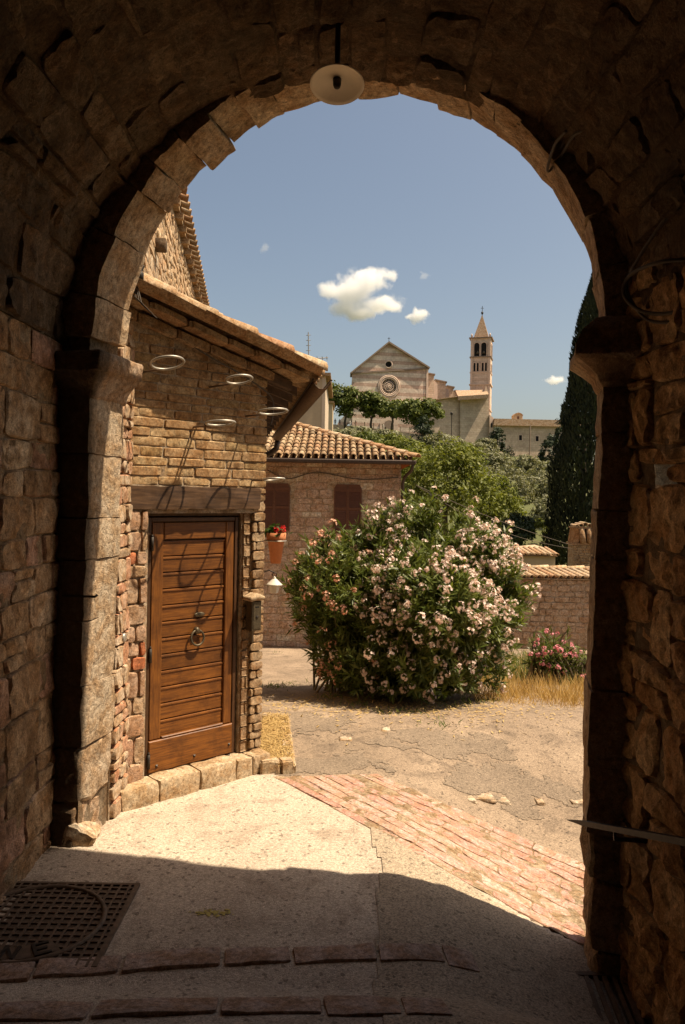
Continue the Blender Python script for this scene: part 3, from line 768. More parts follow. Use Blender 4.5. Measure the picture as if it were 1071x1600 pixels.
# cables on the right side
def cable(name, label, pts, r=.008, mat='cable', cat='cable', group=None):
    P = [Vector(p) for p in pts]; out = []
    for i in range(len(P) - 1):
        p0, p1, p2, p3 = P[max(0, i - 1)], P[i], P[i + 1], P[min(len(P) - 1, i + 2)]
        for k in range(6):
            s = k / 6; out.append(.5 * ((2 * p1) + (p2 - p0) * s + (2 * p0 - 5 * p1 + 4 * p2 - p3) * s * s + (3 * p1 - p0 - 3 * p2 + p3) * s ** 3))
    out.append(P[-1]); return tag(MB().tube(out, r, 6).build(name, M[mat], None, True), label, cat, group)
cable('cable', 'pair end cable running from the right vault and looping over the arch edge', [at(1075, 192, 3.15), at(1040, 197, 3.3), at(960, 196, 3.55), at(905, 200, 3.75), at(880, 225, 3.92), at(862, 264, 4.05), at(856, 262, 4.02), at(868, 225, 3.85), at(885, 205, 3.74)], .0075)
cable('cable', 'thicker cable beside the arch edge on the upper right', [at(1050, 200, 3.28), at(960, 201, 3.6), at(905, 206, 3.74), at(884, 232, 3.9), at(868, 262, 4.06)], .009)
cable('cable', 'straight cable climbing diagonally across the right vault', [at(1085, 290, 3.2), at(1030, 355, 3.4), at(985, 425, 3.62)], .008)
cable('cable', 'cable looping low beneath the right arch springing', [at(1085, 405, 3.25), at(1030, 410, 3.35), at(985, 430, 3.55), at(975, 460, 3.6), at(1000, 485, 3.52), at(1040, 490, 3.4), at(1085, 478, 3.25)], .009)
cable('cable', 'slack cable loop hanging beside the right springing', [at(985, 428, 3.6), at(980, 455, 3.6), at(1008, 497, 3.5), at(1050, 503, 3.38), at(1085, 490, 3.25)], .008)
# handrail on the right wall
A_, B_ = at(893, 1281, 3.95), at(1085, 1316, 3.0)
t = thing('handrail', 'flat dark iron handrail jutting past the right jamb near the ground', 'handrail', A_)
mb = MB(); d = (B_ - A_); 
for s0, s1, h0, h1 in ((0, .16, .004, .03), (.16, 1, .03, .034)):
    P = []
    for s, h in ((s0, h0), (s1, h1)):
        c = A_ + d * s; P += [c + Vector((-.022, 0, h * .3)), c + Vector((.022, 0, h * .3)), c + Vector((.022, 0, -h * .55)), c + Vector((-.022, 0, -h * .55))]
    mb.add(P, [(0, 1, 2, 3)[::-1], (4, 5, 6, 7), (0, 4, 5, 1), (1, 5, 6, 2), (2, 6, 7, 3), (3, 7, 4, 0)])
mb.build('rail', M['iron'], t)
c = A_ + d * .42; MB().tube([c, c + Vector((.0, 0, -.05)), c + Vector((.16, .0, -.06))], .011, 6).build('bracket', M['iron'], t, True)
# small iron hook on the left jamb
q = at(150, 932, 4.62); tag(MB().tube([q + Vector((-.2, -.0, .0)), q + Vector((.0, -.01, 0)), q + Vector((.012, -.01, .012))], .008, 6).build('iron_hook', M['iron'], None, True), 'short black iron pin sticking out of the left arch jamb', 'hook')

# ================================================================== MANHOLE AND DRAIN
c0, c1, c2 = gnd(209, 1388), gnd(150, 1519), gnd(75, 1388)
t = thing('manhole_cover', 'rusty square iron manhole frame with round gridded lid in the shaded floor', 'manhole', (c1.x, c1.y, 0))
X1 = (c0.x + c1.x) / 2 + .02; Y1, Y0 = c0.y, c1.y; SZ = Y1 - Y0; X0 = X1 - SZ * 1.12; zf = lambda x, y: gz(x, y) + .014
M['cast'] = plain('cast_iron_rust', (.15, .10, .065), .75, .2, .45, 30, .5)
mxc, myc = X1 - SZ * .58, (Y0 + Y1) / 2 - .02; RL = SZ * .46
zc = gz(mxc, myc) + .014
fr = lambda a, d, z: Vector((a, d, zc + z))
mb = MB().fbox(fr, X0, X1, Y0, Y1, -.03, .004)
mb.fbox(fr, X1 - .025, X1, Y0, Y1, .004, .014); mb.fbox(fr, X0, X1 - .025, Y1 - .02, Y1, .004, .014); mb.fbox(fr, X0, X0 + .025, Y0, Y1 - .02, .004, .014)
mb.build('frame_plate', M['cast'], t)
mb = MB(); nbar = 17
for i in range(1, nbar):
    x = lerp(X0, X1, i / nbar); mb.fbox(fr, x - .006, x + .006, Y0, Y1 - .02, .003, .013)
for i in range(1, 15):
    y = lerp(Y0, Y1, i / 15); mb.fbox(fr, X0 + .025, X1 - .025, y - .006, y + .006, .003, .0125)
tag(mb.build('grid_ribs', M['cast'], t), kind='stuff')
MB().ring((mxc, myc, zc + .010), (0, 0, 1), RL, .014, 48, 6).build('lid_rim', M['cast'], t, True)
# lettering plate at the near side of the lid
mb = MB(); P = []
for i in range(13):
    a = lerp(-2.35, -.80, i / 12)
    for r in (RL * .64, RL * .93): P.append(Vector((mxc + r * cos(a), myc + r * sin(a), zc + .0155)))
mb.add(P, [(2 * i, 2 * i + 1, 2 * i + 3, 2 * i + 2) for i in range(12)]).build('letter_plate', M['cast'], t)
LET = {'E': [(0, 0, .16, 1), (.16, 0, .75, .16), (.16, .42, .62, .58), (.16, .84, .75, 1)], 'N': [(0, 0, .16, 1), (.6, 0, .76, 1)]}
for chv, ang in (('E', -2.1), ('N', -1.57), ('E', -1.04)):
    mb = MB(); ce = Vector((mxc + RL * .785 * cos(ang), myc + RL * .785 * sin(ang), zc + .0155)); out = Vector((cos(ang), sin(ang), 0)); tx = Vector((-out.y, out.x, 0)); hh = .10
    lf = lambda a, d, z: ce + tx * ((a - .38) * hh) + out * ((.5 - z) * hh) + Vector((0, 0, d))
    for (a0, z0, a1, z1) in LET[chv]: mb.fbox(lf, a0, a1, .0, .007, z0, z1)
    if chv == 'N':
        mb.add([lf(.16, .007, 1), lf(.16, .007, .74), lf(.6, .007, 0), lf(.6, .007, .26)], [(0, 1, 2, 3)])
    mb.build('letter', M['iron'], t)
q = gnd(935, 1568); t = thing('drain_grate', 'dark slotted iron drain grate in the lower right corner by the wall', 'drain', (q.x, q.y, gz(q.x, q.y)))
zz = gz(q.x, q.y) + .02; fr = lambda a, d, z: Vector((q.x + a + d * .1, q.y + d, zz + z))
mb = MB().fbox(fr, -.17, -.14, -.22, .2, -.05, .012).fbox(fr, .14, .17, -.22, .2, -.05, .012).fbox(fr, -.14, .14, .17, .2, -.05, .012).fbox(fr, -.14, .14, -.22, -.19, -.05, .012)
mb.build('grate_frame', M['cast'], t)
MB().fbox(fr, -.16, .16, -.21, .19, -.06, -.045).build('pit', M['black'], t)
for i in range(6):
    a = lerp(-.115, .115, i / 5); MB().fbox(fr, a - .011, a + .011, -.19, .17, -.04, .01, .003).build('grate_bar', M['cast'], t)
q = gnd(925, 1590); mb = MB()

# ================================================================== NEAR HOUSE WITH THE DOOR
DP = Vector((-1.347, 5.37, 0)); DT = Vector((.728, .685, 0)).normalized(); DN = Vector((DT.y, -DT.x, 0)); ED = Vector((-.147, .989, 0)).normalized()
hf = frame(DP, DT, DN)
def on_frame(u, v, d):
    X, Z = ray(u, v); n = DN; o = DP + DN * d
    y = (o.dot(n)) / (X * n.x + n.y); p = Vector((X * y, y, EYE + Z * y))
    return p, (p - o).dot(DT), p.z
S0, S1 = -.19, 1.015
_p, sA_, zA_ = on_frame(215, 450, .23); _p, sB_, zB_ = on_frame(505, 587, .23)
VZ = lambda s: zA_ + (zB_ - zA_) * (s - sA_) / (sB_ - sA_)   # underside line of the gable verge
SE = sB_
house = thing('brick_house', 'sunlit low house of thin pale bricks with wooden door under a sloping tiled roof', 'house', DP)
wall = put('wall', None, house)
mb = MB()
D0, D1, DZ0, DZ1 = .0, .80, .15, 2.005
mb.fbox(hf, -1.2, D0 - .005, -.35, -.004, -.1, DZ1); mb.fbox(hf, D1 + .005, S1 - .02, -.35, -.025, -.1, DZ1)
mb.prism([(-1.2, DZ1), (S1 - .02, DZ1), (S1 - .02, VZ(S1) - .02), (-1.2, VZ(-1.2) - .02)], hf, -.35, .003)
mb.fbox(hf, D0 - .3, D1 + .1, -.45, -.36, -.1, 2.2)
KC = hf(S1 - .02, -.35, 0); sf = frame(KC, ED, (ED.y, -ED.x, 0))
mb.fbox(sf, 0, 5.6, -.3, -.0, -1.2, 3.0)
me = mb.mesh('wall', M['mortar_light'], DP); bpy.data.objects.remove(wall); wall = put('wall', me, house)
brs = lambda a, b, d: hf(a, d, b)
masonry(wall, M['brick'], brs, (S0, S1), (2.205, 3.5), (.058, .072), (.16, .34), 'brick', .003, .010, 51, .006, .004, (7, 2), .006,
        lambda a, b: b > VZ(a) - .17 or (abs(a - .11) < .03 and abs(b - 2.46) < .03), 300, -.03, None, False, 0, .3)
masonry(wall, M['jamb'], brs, (S0, D0 - .012), (.13, 2.03), (.07, .19), (.12, .17), 'jamb_stone', .005, .015, 53, .004, .004, (5, 4), .012, None, 300, -.03, None, False, 0, .4)
thin = sorted([o for o in wall.children if o.name.startswith('jamb_stone') and .06 < o.dimensions.z < .105], key=lambda o: o.name)
for o in thin[1::max(1, len(thin) // 3)][:3]: o.data.materials[0] = M['redbrick']
masonry(wall, M['brickside'], brs, (D1 + .012, D1 + .085), (.15, 2.03), (.06, .10), (.07, .09), 'jamb_brick', .005, -.012, 54, .004, .004, (2, 1), .005, None, 300, -.05, None, False, 0, .3)
masonry(wall, M['brickside'], brs, (D1 + .087, S1), (-.05, 2.2), (.06, .085), (.12, .14), 'corner_brick', .004, .010, 55, .004, .004, (4, 2), .010, lambda a, b: False, 300, -.04, None, False, 0, .45)
# brick return of the corner on the far side wall
rsf = lambda a, b, d: sf(a, d, b)
masonry(wall, M['brickside'], rsf, (-.02, .36), (-.05, 2.9), (.06, .085), (.16, .22), 'corner_brick', .006, .008, 56, .004, .004, (3, 1), .006, None, 40, -.03, None, False, 0, .4)
# lintel beam
mb = MB(); rough_block(mb, lambda u, v, w: hf(lerp(S0 + .02, S1 - .06, u), lerp(-.08, .022, v), lerp(2.035, 2.198, w)), (40, 3, 8), .007, .012, 9, 2)
mb.build('lintel_beam', M['beam'], house, 'stone')
MB().fbox(hf, D0 - .02, D1 + .10, -.30, -.05, 1.985, 2.035).build('door_head', M['darkwood'], house)
# threshold
rg = random.Random(5); s = -.24; 
while s < 1.0:
    e = min(1.01, s + rg.uniform(.14, .38)); mb = MB()
    if 1.01 - e < .1: e = 1.01
    pz = rg.uniform(-.008, .008)
    rough_block(mb, lambda u, v, w: hf(lerp(s + .001, e - .001, u), lerp(-.2, .125, v), lerp(-.06, .148 + pz, w)), (7, 6, 5), .012, .035, 8, s * 9)
    mb.build('threshold_stone', M['threshold'], house, 'stone'); s = e
# little rubble wall between the arch pier and the door wall
RA, RB = JL + AN * (TH + .004) - AW * .05, hf(S0 + .02, .015, 0)
rt = (RB - RA); rl = rt.length; rt.normalize(); rf = frame(RA, rt, (rt.y, -rt.x, 0))
masonry(wall, M['rubble'], lambda a, b, d: rf(a, d + .006, b), (.0, rl + .02), (-.05, 3.3), (.05, .16), (.07, .26), 'rubble_stone', .004, .014, 57, .02, .02, (6, 4), .012, None, 300, -.05, None, False, .2, .6)
MB().fbox(rf, .0, rl + .03, -.2, -.012, -.1, 3.4).build('rubble_core', M['mortar_light'], house)
q = rf(rl * .55, .012, 1.18); MB().lathe([(.03, 0), (.03, .02), (.02, .022)], basis(q, (0, 0, 1), (rt.y, -rt.x, 0)) , 12).build('bell_push', M['galv'], house, True)

# the door
door = MB().fbox(hf, D0, D1, -.12, -.085, DZ0, DZ1 - .03).build('door', M['frame'], house)
for (a0, a1, z0, z1, d1) in [(D0 + .005, D0 + .045, DZ0, 1.975, -.045), (D1 - .04, D1 - .005, DZ0 + .0, 1.975, -.045), (D0 + .045, D1 - .04, 1.945, 1.975, -.045)]:
    MB().fbox(hf, a0, a1, -.10, d1, z0, z1, .004).build('frame_post', M['frame'], door)
LX0, LX1, LZ0, LZ1 = D0 + .05, D1 - .045, DZ0 + .01, 1.94
for (nm, a0, a1, z0, z1, d1, mt) in [('stile', LX0, LX0 + .095, LZ0 + .23, LZ1, -.048, 'door_v'), ('stile', LX1 - .075, LX1, LZ0 + .23, LZ1, -.048, 'door_v'),
                                     ('top_rail', LX0 + .096, LX1 - .076, LZ1 - .125, LZ1 - .002, -.049, 'door'), ('kick_board', LX0 - .004, LX1 + .004, LZ0, LZ0 + .226, -.034, 'door')]:
    MB().fbox(hf, a0, a1, -.10, d1, z0, z1, .006).build(nm, M[mt], door)
pz0, pz1 = LZ0 + .236, LZ1 - .132
for i in range(12):
    z0, z1 = lerp(pz0, pz1, i / 12), lerp(pz0, pz1, (i + 1) / 12)
    mb = MB(); a0, a1 = LX0 + .099, LX1 - .079
    P = [(z0 + .004, -.092), (z0 + .004, -.074), (z0 + .010, -.066), (z1 - .020, -.066), (z1 - .014, -.060), (z1 - .004, -.061), (z1 - .001, -.068), (z1 - .001, -.092)]
    g = [hf(a, d, z) for a in (a0, a1) for z, d in P]; n = len(P)
    mb.add(g, [(k, (k + 1) % n, n + (k + 1) % n, n + k) for k in range(n)] + [tuple(range(n))[::-1], tuple(range(n, 2 * n))]); mb.build('plank', M['door'], door)
MB().fbox(hf, LX0 + .10, LX1 - .08, -.07, -.036, LZ0 + .228, LZ0 + .244, .006).build('drip_bead', M['door'], door)
# knocker, plate, lock, hinges, nails
def plate(c, rx, rz, th, name):
    mb = MB(); n = 20; P = []
    for d, k in ((0, 1), (th * .6, 1), (th, .8)): P += [hf(c[0] + rx * k * cos(2 * pi * i / n), c[2] + d, c[1] + rz * k * sin(2 * pi * i / n)) for i in range(n)]
    mb.add(P, [(j * n + i, j * n + (i + 1) % n, (j + 1) * n + (i + 1) % n, (j + 1) * n + i) for j in range(2) for i in range(n)] + [tuple(2 * n + i for i in range(n))])
    return mb.build(name, M['iron_dull'], door, True)
p_, a_, z_ = on_frame(312, 960, -.06); plate((a_, z_, -.062), .045, .018, .008, 'oval_plate')
p_, a_, z_ = on_frame(311, 996, -.02); kn = plate((a_, z_ + .047, -.062), .022, .026, .03, 'knocker_boss')
MB().ring(hf(a_, -.038, z_ - .005), DN + Vector((0, 0, .12)), .055, .0085, 30, 8).build('knocker_ring', M['iron_dull'], door, True)
p_, a_, z_ = on_frame(367, 1014, -.05); plate((a_, z_, -.05), .010, .024, .008, 'keyhole_plate')
for v in (850, 1025, 1190):
    p_, a_, z_ = on_frame(240 if v < 900 else 236, v, -.03)
    MB().tube([hf(D0 + .046, -.036, z_ - .05), hf(D0 + .046, -.036, z_ + .05)], .011, 8).tube([hf(D0 + .046, -.036, z_ + .05), hf(D0 + .046, -.036, z_ + .065)], .007, 8).build('hinge', M['iron'], door, True)
for (u, v) in [(245, 1197), (244, 1215), (304, 1181), (303, 1197), (358, 1163), (358, 1181)]:
    p_, a_, z_ = on_frame(u, v, -.033); mb = MB(); h = .010
    mb.add([hf(a_ - h, -.034, z_ - h), hf(a_ + h, -.034, z_ - h), hf(a_ + h, -.034, z_ + h), hf(a_ - h, -.034, z_ + h), hf(a_, -.022, z_)], [(0, 1, 4), (1, 2, 4), (2, 3, 4), (3, 0, 4)]).build('stud', M['iron'], door)

# roof: verge, tiles, gutter
roof_o = hf(SE, .21, VZ(SE) + .02)
up = (hf(0, .2, VZ(0)) - hf(1, .2, VZ(1))).normalized()
roof = MB().add([hf(1.0, .05, VZ(1.0) + .015), hf(-1.6, .05, VZ(-1.6) + .015), hf(-1.6, .05, VZ(-1.6) + .015) + ED * 6.2, hf(1.0, .05, VZ(1.0) + .015) + ED * 6.2], [(0, 1, 2, 3)]).build('roof', M['darkwood'], house)
tiled_roof(roof, M['tile'], M['tile_isl'], roof_o, ED, up, 30, 8, .19, .36, lambda i, j: True, 5, .0, .085)
rg = random.Random(9); k = SE - .06
while k > -1.2:
    e = k - rg.uniform(.24, .36); mb = MB()
    dz = rg.uniform(-.006, .006)
    rough_block(mb, lambda u, v, w: hf(lerp(e + .006, k - .006, u), lerp(-.05, .165, v), 0) + Vector((0, 0, lerp(VZ(lerp(e, k, u)) - .062, VZ(lerp(e, k, u)) - .012, w) + dz)), (4, 4, 3), .008, .12, 8, k * 5)
    mb.build('verge_brick', M['tile_isl'], roof, 'stone'); k = e
k = 1.05
while k > -1.0:
    e = k - rg.uniform(.2, .34); mb = MB()
    rough_block(mb, lambda u, v, w: hf(lerp(e + .006, k - .006, u), lerp(-.05, .06, v), 0) + Vector((0, 0, lerp(VZ(lerp(e, k, u)) - .15, VZ(lerp(e, k, u)) - .08, w))), (4, 4, 3), .008, .12, 8, k * 7)
    mb.build('verge_brick', M['brickside'], roof, 'stone'); k = e
MB().fbox(lambda a, d, z: hf(a, d, VZ(a) + z), .75, SE - .15, -.03, .03, -.15, -.082).build('verge_beam', M['darkwood'], roof)
for i in range(12):
    q0 = hf(SE - .04, .0, VZ(SE - .04) - .045) + ED * (.35 + i * .48); q1 = hf(.9, .0, VZ(.9) - .045) + ED * (.35 + i * .48)
    sd2 = ED * .035; dn = Vector((0, 0, -.07))
    MB().add([q0 - sd2, q0 + sd2, q0 + sd2 + dn, q0 - sd2 + dn, q1 - sd2, q1 + sd2, q1 + sd2 + dn, q1 - sd2 + dn], [(0, 1, 2, 3), (7, 6, 5, 4), (0, 4, 5, 1), (1, 5, 6, 2), (2, 6, 7, 3), (3, 7, 4, 0)]).build('rafter', M['darkwood'], roof)
# half-round gutter along the eaves
g0 = hf(SE + .03, .19, VZ(SE) - .03); g1 = g0 + ED * 5.75 - Vector((0, 0, .03)); mb = MB(); P = []
outx = Vector((ED.y, -ED.x, 0))
for q in (g0, g1):
    for rr in (.075, .069):
        for k in range(9):
            a = pi + pi * k / 8; P.append(q + outx * cos(a) * rr + Vector((0, 0, sin(a) * rr)))
fs = [(k, k + 1, 18 + k + 1, 18 + k) for k in range(8)] + [(9 + k, 27 + k, 27 + k + 1, 9 + k + 1) for k in range(8)] + [(k, 9 + k, 10 + k, k + 1) for k in range(8)] + [(0, 18, 27, 9), (8, 17, 35, 26)]
gut = mb.add(P, fs).build('gutter', M['gutter'], roof, True)
MB().tube([g0 + outx * -.075 + Vector((0, 0, .004)), g1 + outx * -.075], .009, 6).tube([g0 + outx * .075 + Vector((0, 0, .004)), g1 + outx * .075], .009, 6).build('gutter_bead', M['gutter_dark'], roof, True)
MB().add([g1 + outx * cos(pi + pi * k / 8) * .073 + Vector((0, 0, sin(pi + pi * k / 8) * .073)) for k in range(9)], [tuple(range(9))]).build('gutter_end', M['gutter_dark'], roof)
e0 = g1 + Vector((0, 0, -.07)) - ED * .1
MB().tube([e0, e0 + Vector((-.02, 0, -.12)), e0 + Vector((-.12, 0, -.2)), e0 + Vector((-.3, .0, -.26)), e0 + Vector((-.36, 0, -.4)), e0 + Vector((-.36, 0, -2.6))], .045, 8).build('downpipe', M['gutter_dark'], roof, True)
# odd loose tiles on the roof seen over the verge
for (s, e, hgt) in [(.05, .3, .1), (.25, .55, .09), (.62, .5, .1), (-.35, .2, .08)]:
    q = hf(s, .12, VZ(s) + .10) + ED * e
    put('loose_tile', tile_mesh('loose_tile', .42, .085, .07, M['tile_pale']), roof, basis(q + Vector((0, 0, hgt * .3)), -up + Vector((0, 0, .03)), (0, 0, 1)))

# taller block behind
TA, TB = at(268, 262, 11.4), at(317, 475, 19.6)
TA = Vector((TA.x, TA.y, 0)); TB = Vector((TB.x, TB.y, 0)); td = (TB - TA).normalized(); tn = Vector((td.y, -td.x, 0))
tall = thing('stone_house', 'tall sunlit stone house wall with tiled eaves rising behind the low brick house', 'house', TA)
tfr = frame(TA - tn * .12, td, tn); ZE = 7.0
MB().fbox(tfr, -6, 9.4, -3, .002, -1, ZE - .05).build('wall', M['mortar_light'], tall)
masonry(tall, M['tallwall'], lambda a, b, d: tfr(a, d, b), (-4.2, 9.3), (4.0, ZE - .12), (.13, .26), (.2, .6), 'stone', .008, .014, 61, .03, .03, (4, 3), .02, None, 300, -.05, None, False, .2, .6)
tr = MB().fbox(tfr, -6, 9.5, -3, .10, ZE - .05, ZE + .02).build('eaves_board', M['brickside'], tall)
for i in range(40):
    a = -3.5 + i * .33
    put('roof_tile', bpy.data.meshes.get('tall_tile') or tile_mesh('tall_tile', .55, .10, .085, M['tile']), tall, basis(tfr(a, .24, ZE + .05), -tn + Vector((0, 0, .33)), (0, 0, 1)))
    if i % 2 == 0: MB().fbox(tfr, a - .05, a + .05, -.02, .16, ZE - .16, ZE - .055).build('corbel', M['brickside'], tall)
mb = MB().add([tfr(-6, .12, ZE + .06), tfr(9.5, .12, ZE + .06), tfr(9.5, -3, ZE + 1.1), tfr(-6, -3, ZE + 1.1)], [(0, 1, 2, 3)]); mb.build('roof_slope', M['tile_isl'], tall)
p_ = at(250, 383, 10.6); q = tfr((Vector((p_.x, p_.y, 0)) - TA).dot(td), 0, p_.z)
mb = MB(); rough_block(mb, lambda u, v, w: q + td * (u - .5) * .2 + tn * v * .16 + Vector((0, 0, (w - .5) * .16)), (3, 3, 3), .012, .1, 6, 1); mb.build('projecting_stone', M['pier'], tall, True)

# pot rings on the wall
RG = [(262, 567, 25.5, .36, 'galvanised pot ring highest on the brick wall nearest the arch'), (374, 593, 20.5, .38, 'galvanised pot ring high on the brick wall under the roof slope'),
      (427, 643, 22.5, .34, 'galvanised pot ring projecting past the house corner under the gutter'), (345, 661, 22.5, .36, 'galvanised pot ring in the middle of the brick wall above the door'),
      (428, 749, 16.5, .28, 'lowest galvanised pot ring at the house corner beside the lintel')]
TL = [.28, .22, .12, .10, .10]
for (u, v, rp, dd, lab), tl_ in zip(RG, TL):
    p_, a_, z_ = on_frame(u, v, dd); t = thing('pot_ring', lab, 'pot ring', p_, 'metal pot rings on the brick house'); R_ = rp / F * p_.y
    ax = Vector((0, 0, 1)) - DN * tl_ * 1.0
    rg_ = MB().ring(p_, ax, R_, .0085, 34, 6).build('hoop', M['galv'], t, True)
    axn = ax.normalized(); bk = p_ - (DN - axn * DN.dot(axn)).normalized() * R_
    MB().tube([bk, Vector((bk.x, bk.y, bk.z)) - DN * max(.02, (bk - hf(a_, 0, z_)).dot(DN) - .0)], .007, 6).build('wall_pin', M['gutter'], t, True)
# letter box with its little roof
p0_, a0_, z0_ = on_frame(383, 938, .02); p1_, a1_, z1_ = on_frame(410, 984, .07)
t = thing('letter_box', 'dark metal letter box with small pale tile on top right of the wooden door', 'letter box', hf(a0_, 0, z1_))
a0_ += .02; a1_ -= .02
MB().fbox(hf, a0_, a1_, .012, .085, z1_, z0_ - .005, .006).build('box', M['iron_dull'], t)
MB().fbox(hf, a0_ + .012, a1_ - .012, .084, .089, z1_ + .015, z0_ - .02, .002).build('door_flap', M['iron_dull'], t)
MB().fbox(hf, a0_ + .03, a1_ - .03, .0885, .0905, z0_ - .055, z0_ - .045).build('slot', M['black'], t)
MB().lathe([(.012, 0), (.012, .004), (.008, .006)], basis(hf((a0_ + a1_) / 2, .089, (z0_ + z1_) / 2 - .01), (0, 0, 1), DN), 10).build('lock', M['iron'], t, True)
mb = MB(); rough_block(mb, lambda u, v, w: hf(lerp(a0_ - .03, a1_ + .025, u), lerp(-.01, .11, v), z0_ + w * .028 + .03 * (1 - abs(2 * u - 1)) * w), (6, 3, 2), .004, .08, 9, 2); mb.build('cap_tile', M['threshold'], t, True)
MB().fbox(hf, a0_ + .05, a1_ - .05, .012, .04, z1_ - .10, z1_ - .002, .004).build('bracket', M['stem'], t)

# geranium in a hanging terracotta pot, beyond the corner
pc = at(431, 880, 6.75); t = thing('flower_pot', 'terracotta pot of red geraniums hung at the brick house corner', 'flower pot', pc); zt = at(431, 836, 6.75).z
h = zt - pc.z + .02; 
MB().lathe([(.045, 0), (.072, h * .72), (.084, h * .74), (.088, h), (.078, h), (.074, h * .85), (.01, h * .84)], Matrix.Translation(pc), 24, True, False).build('pot', M['terracotta'], t, True)
MB().ring((pc.x, pc.y, pc.z + h * .74), (0, 0, 1), .089, .005, 30, 6).tube([(pc.x - .09, pc.y, pc.z + h * .74), (pc.x - .18, pc.y + .02, pc.z + h * .74)], .006, 6).build('holder', M['galv'], t, True)
R = np.random.default_rng(3); c = np.array([pc.x, pc.y, zt + .03]) + R.normal(size=(60, 3)) * [.045, .045, .03] + np.array([-.02, 0, .0])
M['gleaf'] = leaf_mat('geranium_leaf', [(.03, .07, .02), (.06, .12, .03)], .3); M['gflower'] = leaf_mat('geranium_red', [(.5, .02, .02), (.7, .05, .04)], .3, tint=(1, .6, .6))
put('leaves', quads_mesh('leaves', leaf_quads(c, rand_dir(R, 60), rand_dir(R, 60) * .5 + [0, 0, .8], np.full(60, .05), np.full(60, .045)), M['gleaf'], pc), t)
for (dx, dz) in ((.005, .045), (.05, .03), (.06, .055)):
    c = np.array([pc.x + dx, pc.y - .03, zt + dz]) + R.normal(size=(40, 3)) * .014
    put('blossom', quads_mesh('blossom', leaf_quads(c, rand_dir(R, 40), rand_dir(R, 40), np.full(40, .022), np.full(40, .02)), M['gflower'], pc), t)
# wall lantern below it
lc = at(429, 917, 6.9); t = thing('wall_lantern', 'small pale metal lantern hanging at the brick house corner under the geranium pot', 'lantern', lc)
Lm = Matrix.Translation(lc)
MB().lathe([(.034, -.055), (.050, .02), (.046, .02), (.030, -.052)], Lm, 6, True, False).build('glass_body', M['glass'], t)
MB().lathe([(.078, .018), (.066, .028), (.024, .068), (.012, .078), (.014, .085), (.004, .095)], Lm, 12).build('cap', M['glass'], t, True)
MB().ring(lc + Vector((0, 0, .11)), (0, 1, 0), .018, .004, 14, 5).tube([lc + Vector((0, 0, .125)), lc + Vector((-.05, 0, .15)), lc + Vector((-.12, .02, .12)), lc + Vector((-.16, .02, .06))], .006, 6).build('bracket', M['iron'], t, True)
# straw-filled bed against the corner
c_ = [gnd(406, 1212), gnd(460, 1208), gnd(450, 1127), gnd(410, 1127)]
bed = thing('stone_bed', 'low stone edged bed of dry straw at the foot of the house corner', 'planter', c_[0])
rg = random.Random(8)
for i, (p, q, hh) in enumerate([(c_[0], c_[1], .10), (c_[1], c_[2], .07), (c_[2], c_[3], .07)]):
    d = q - p; L_ = d.length; d.normalize(); nn = Vector((-d.y, d.x, 0)); s = 0
    while s < L_ - .03:
        e = min(L_, s + rg.uniform(.12, .3)); mb = MB(); dh = rg.uniform(-.012, .012)
        rough_block(mb, lambda u, v, w: p + d * lerp(s + .004, e - .004, u) + nn * lerp(-.01, .08, v) + Vector((0, 0, -.05 + w * (hh + .05 + dh) - p.z + gz(p.x, p.y))), (4, 3, 3), .014, .14, 8, s * 9 + i); mb.build('edge_stone', M['threshold'], bed, 'stone'); s = e
MB().add([Vector((v.x, v.y, gz(v.x, v.y) + .055)) for v in c_], [(0, 1, 2, 3)]).build('straw_base', plain('straw_soil', (.36, .24, .10), .95, 0, .4, 40, .8), bed)
R = np.random.default_rng(12); n = 2600; uv = R.random((n, 2)); c = np.array([list(c_[0].lerp(c_[1], u).lerp(c_[3].lerp(c_[2], u), v)) for u, v in uv]); c[:, 2] = .06 + R.random(n) * .025
d = rand_dir(R, n) * [1, 1, .25]; M['straw'] = leaf_mat('dry_straw', [(.42, .28, .10), (.55, .40, .17), (.35, .21, .07)], .2, .8, (1, .9, .6))
tag(put('straw', quads_mesh('straw', leaf_quads(c, d, rand_dir(R, n) * .4 + [0, 0, 1], R.uniform(.03, .09, n), np.full(n, .006)), M['straw'], c_[0]), bed), kind='stuff')
# bracket with insulators and wires at the arch's left springing
q = at(218, 430, 5.05); t = thing('wire_bracket', 'dark iron wire bracket with insulator on the left arch springing', 'bracket', q)
MB().tube([q + Vector((-.12, .05, 0)), q, q + Vector((.03, -.02, .06))], .012, 6).build('arm', M['iron'], t, True)
MB().lathe([(.02, -.05), (.035, -.04), (.035, .0), (.022, .01), (.03, .03), (.02, .05)], Matrix.Translation(q + Vector((.0, -.02, .01))), 12).build('insulator', M['iron'], t, True)
for k in range(4): MB().tube([q + Vector((-.02, -.02, -.02)), q + Vector((-.03 + .02 * k, -.04, -.14 - .02 * k)), q + Vector((.04 + .03 * k, -.04, -.20 - .03 * k))], .0035, 5).build('loose_wire', M['cable'], t, True)
cable('cable', 'thin cable running along the top of the brick wall under the verge', [hf(-.25, .03, 3.38), hf(.1, .03, 3.3), hf(.45, .03, 3.16), hf(.75, .03, 3.06), hf(1.02, .03, 2.93), hf(1.05, .03, 2.8), hf(1.03, .03, 2.7)], .006)

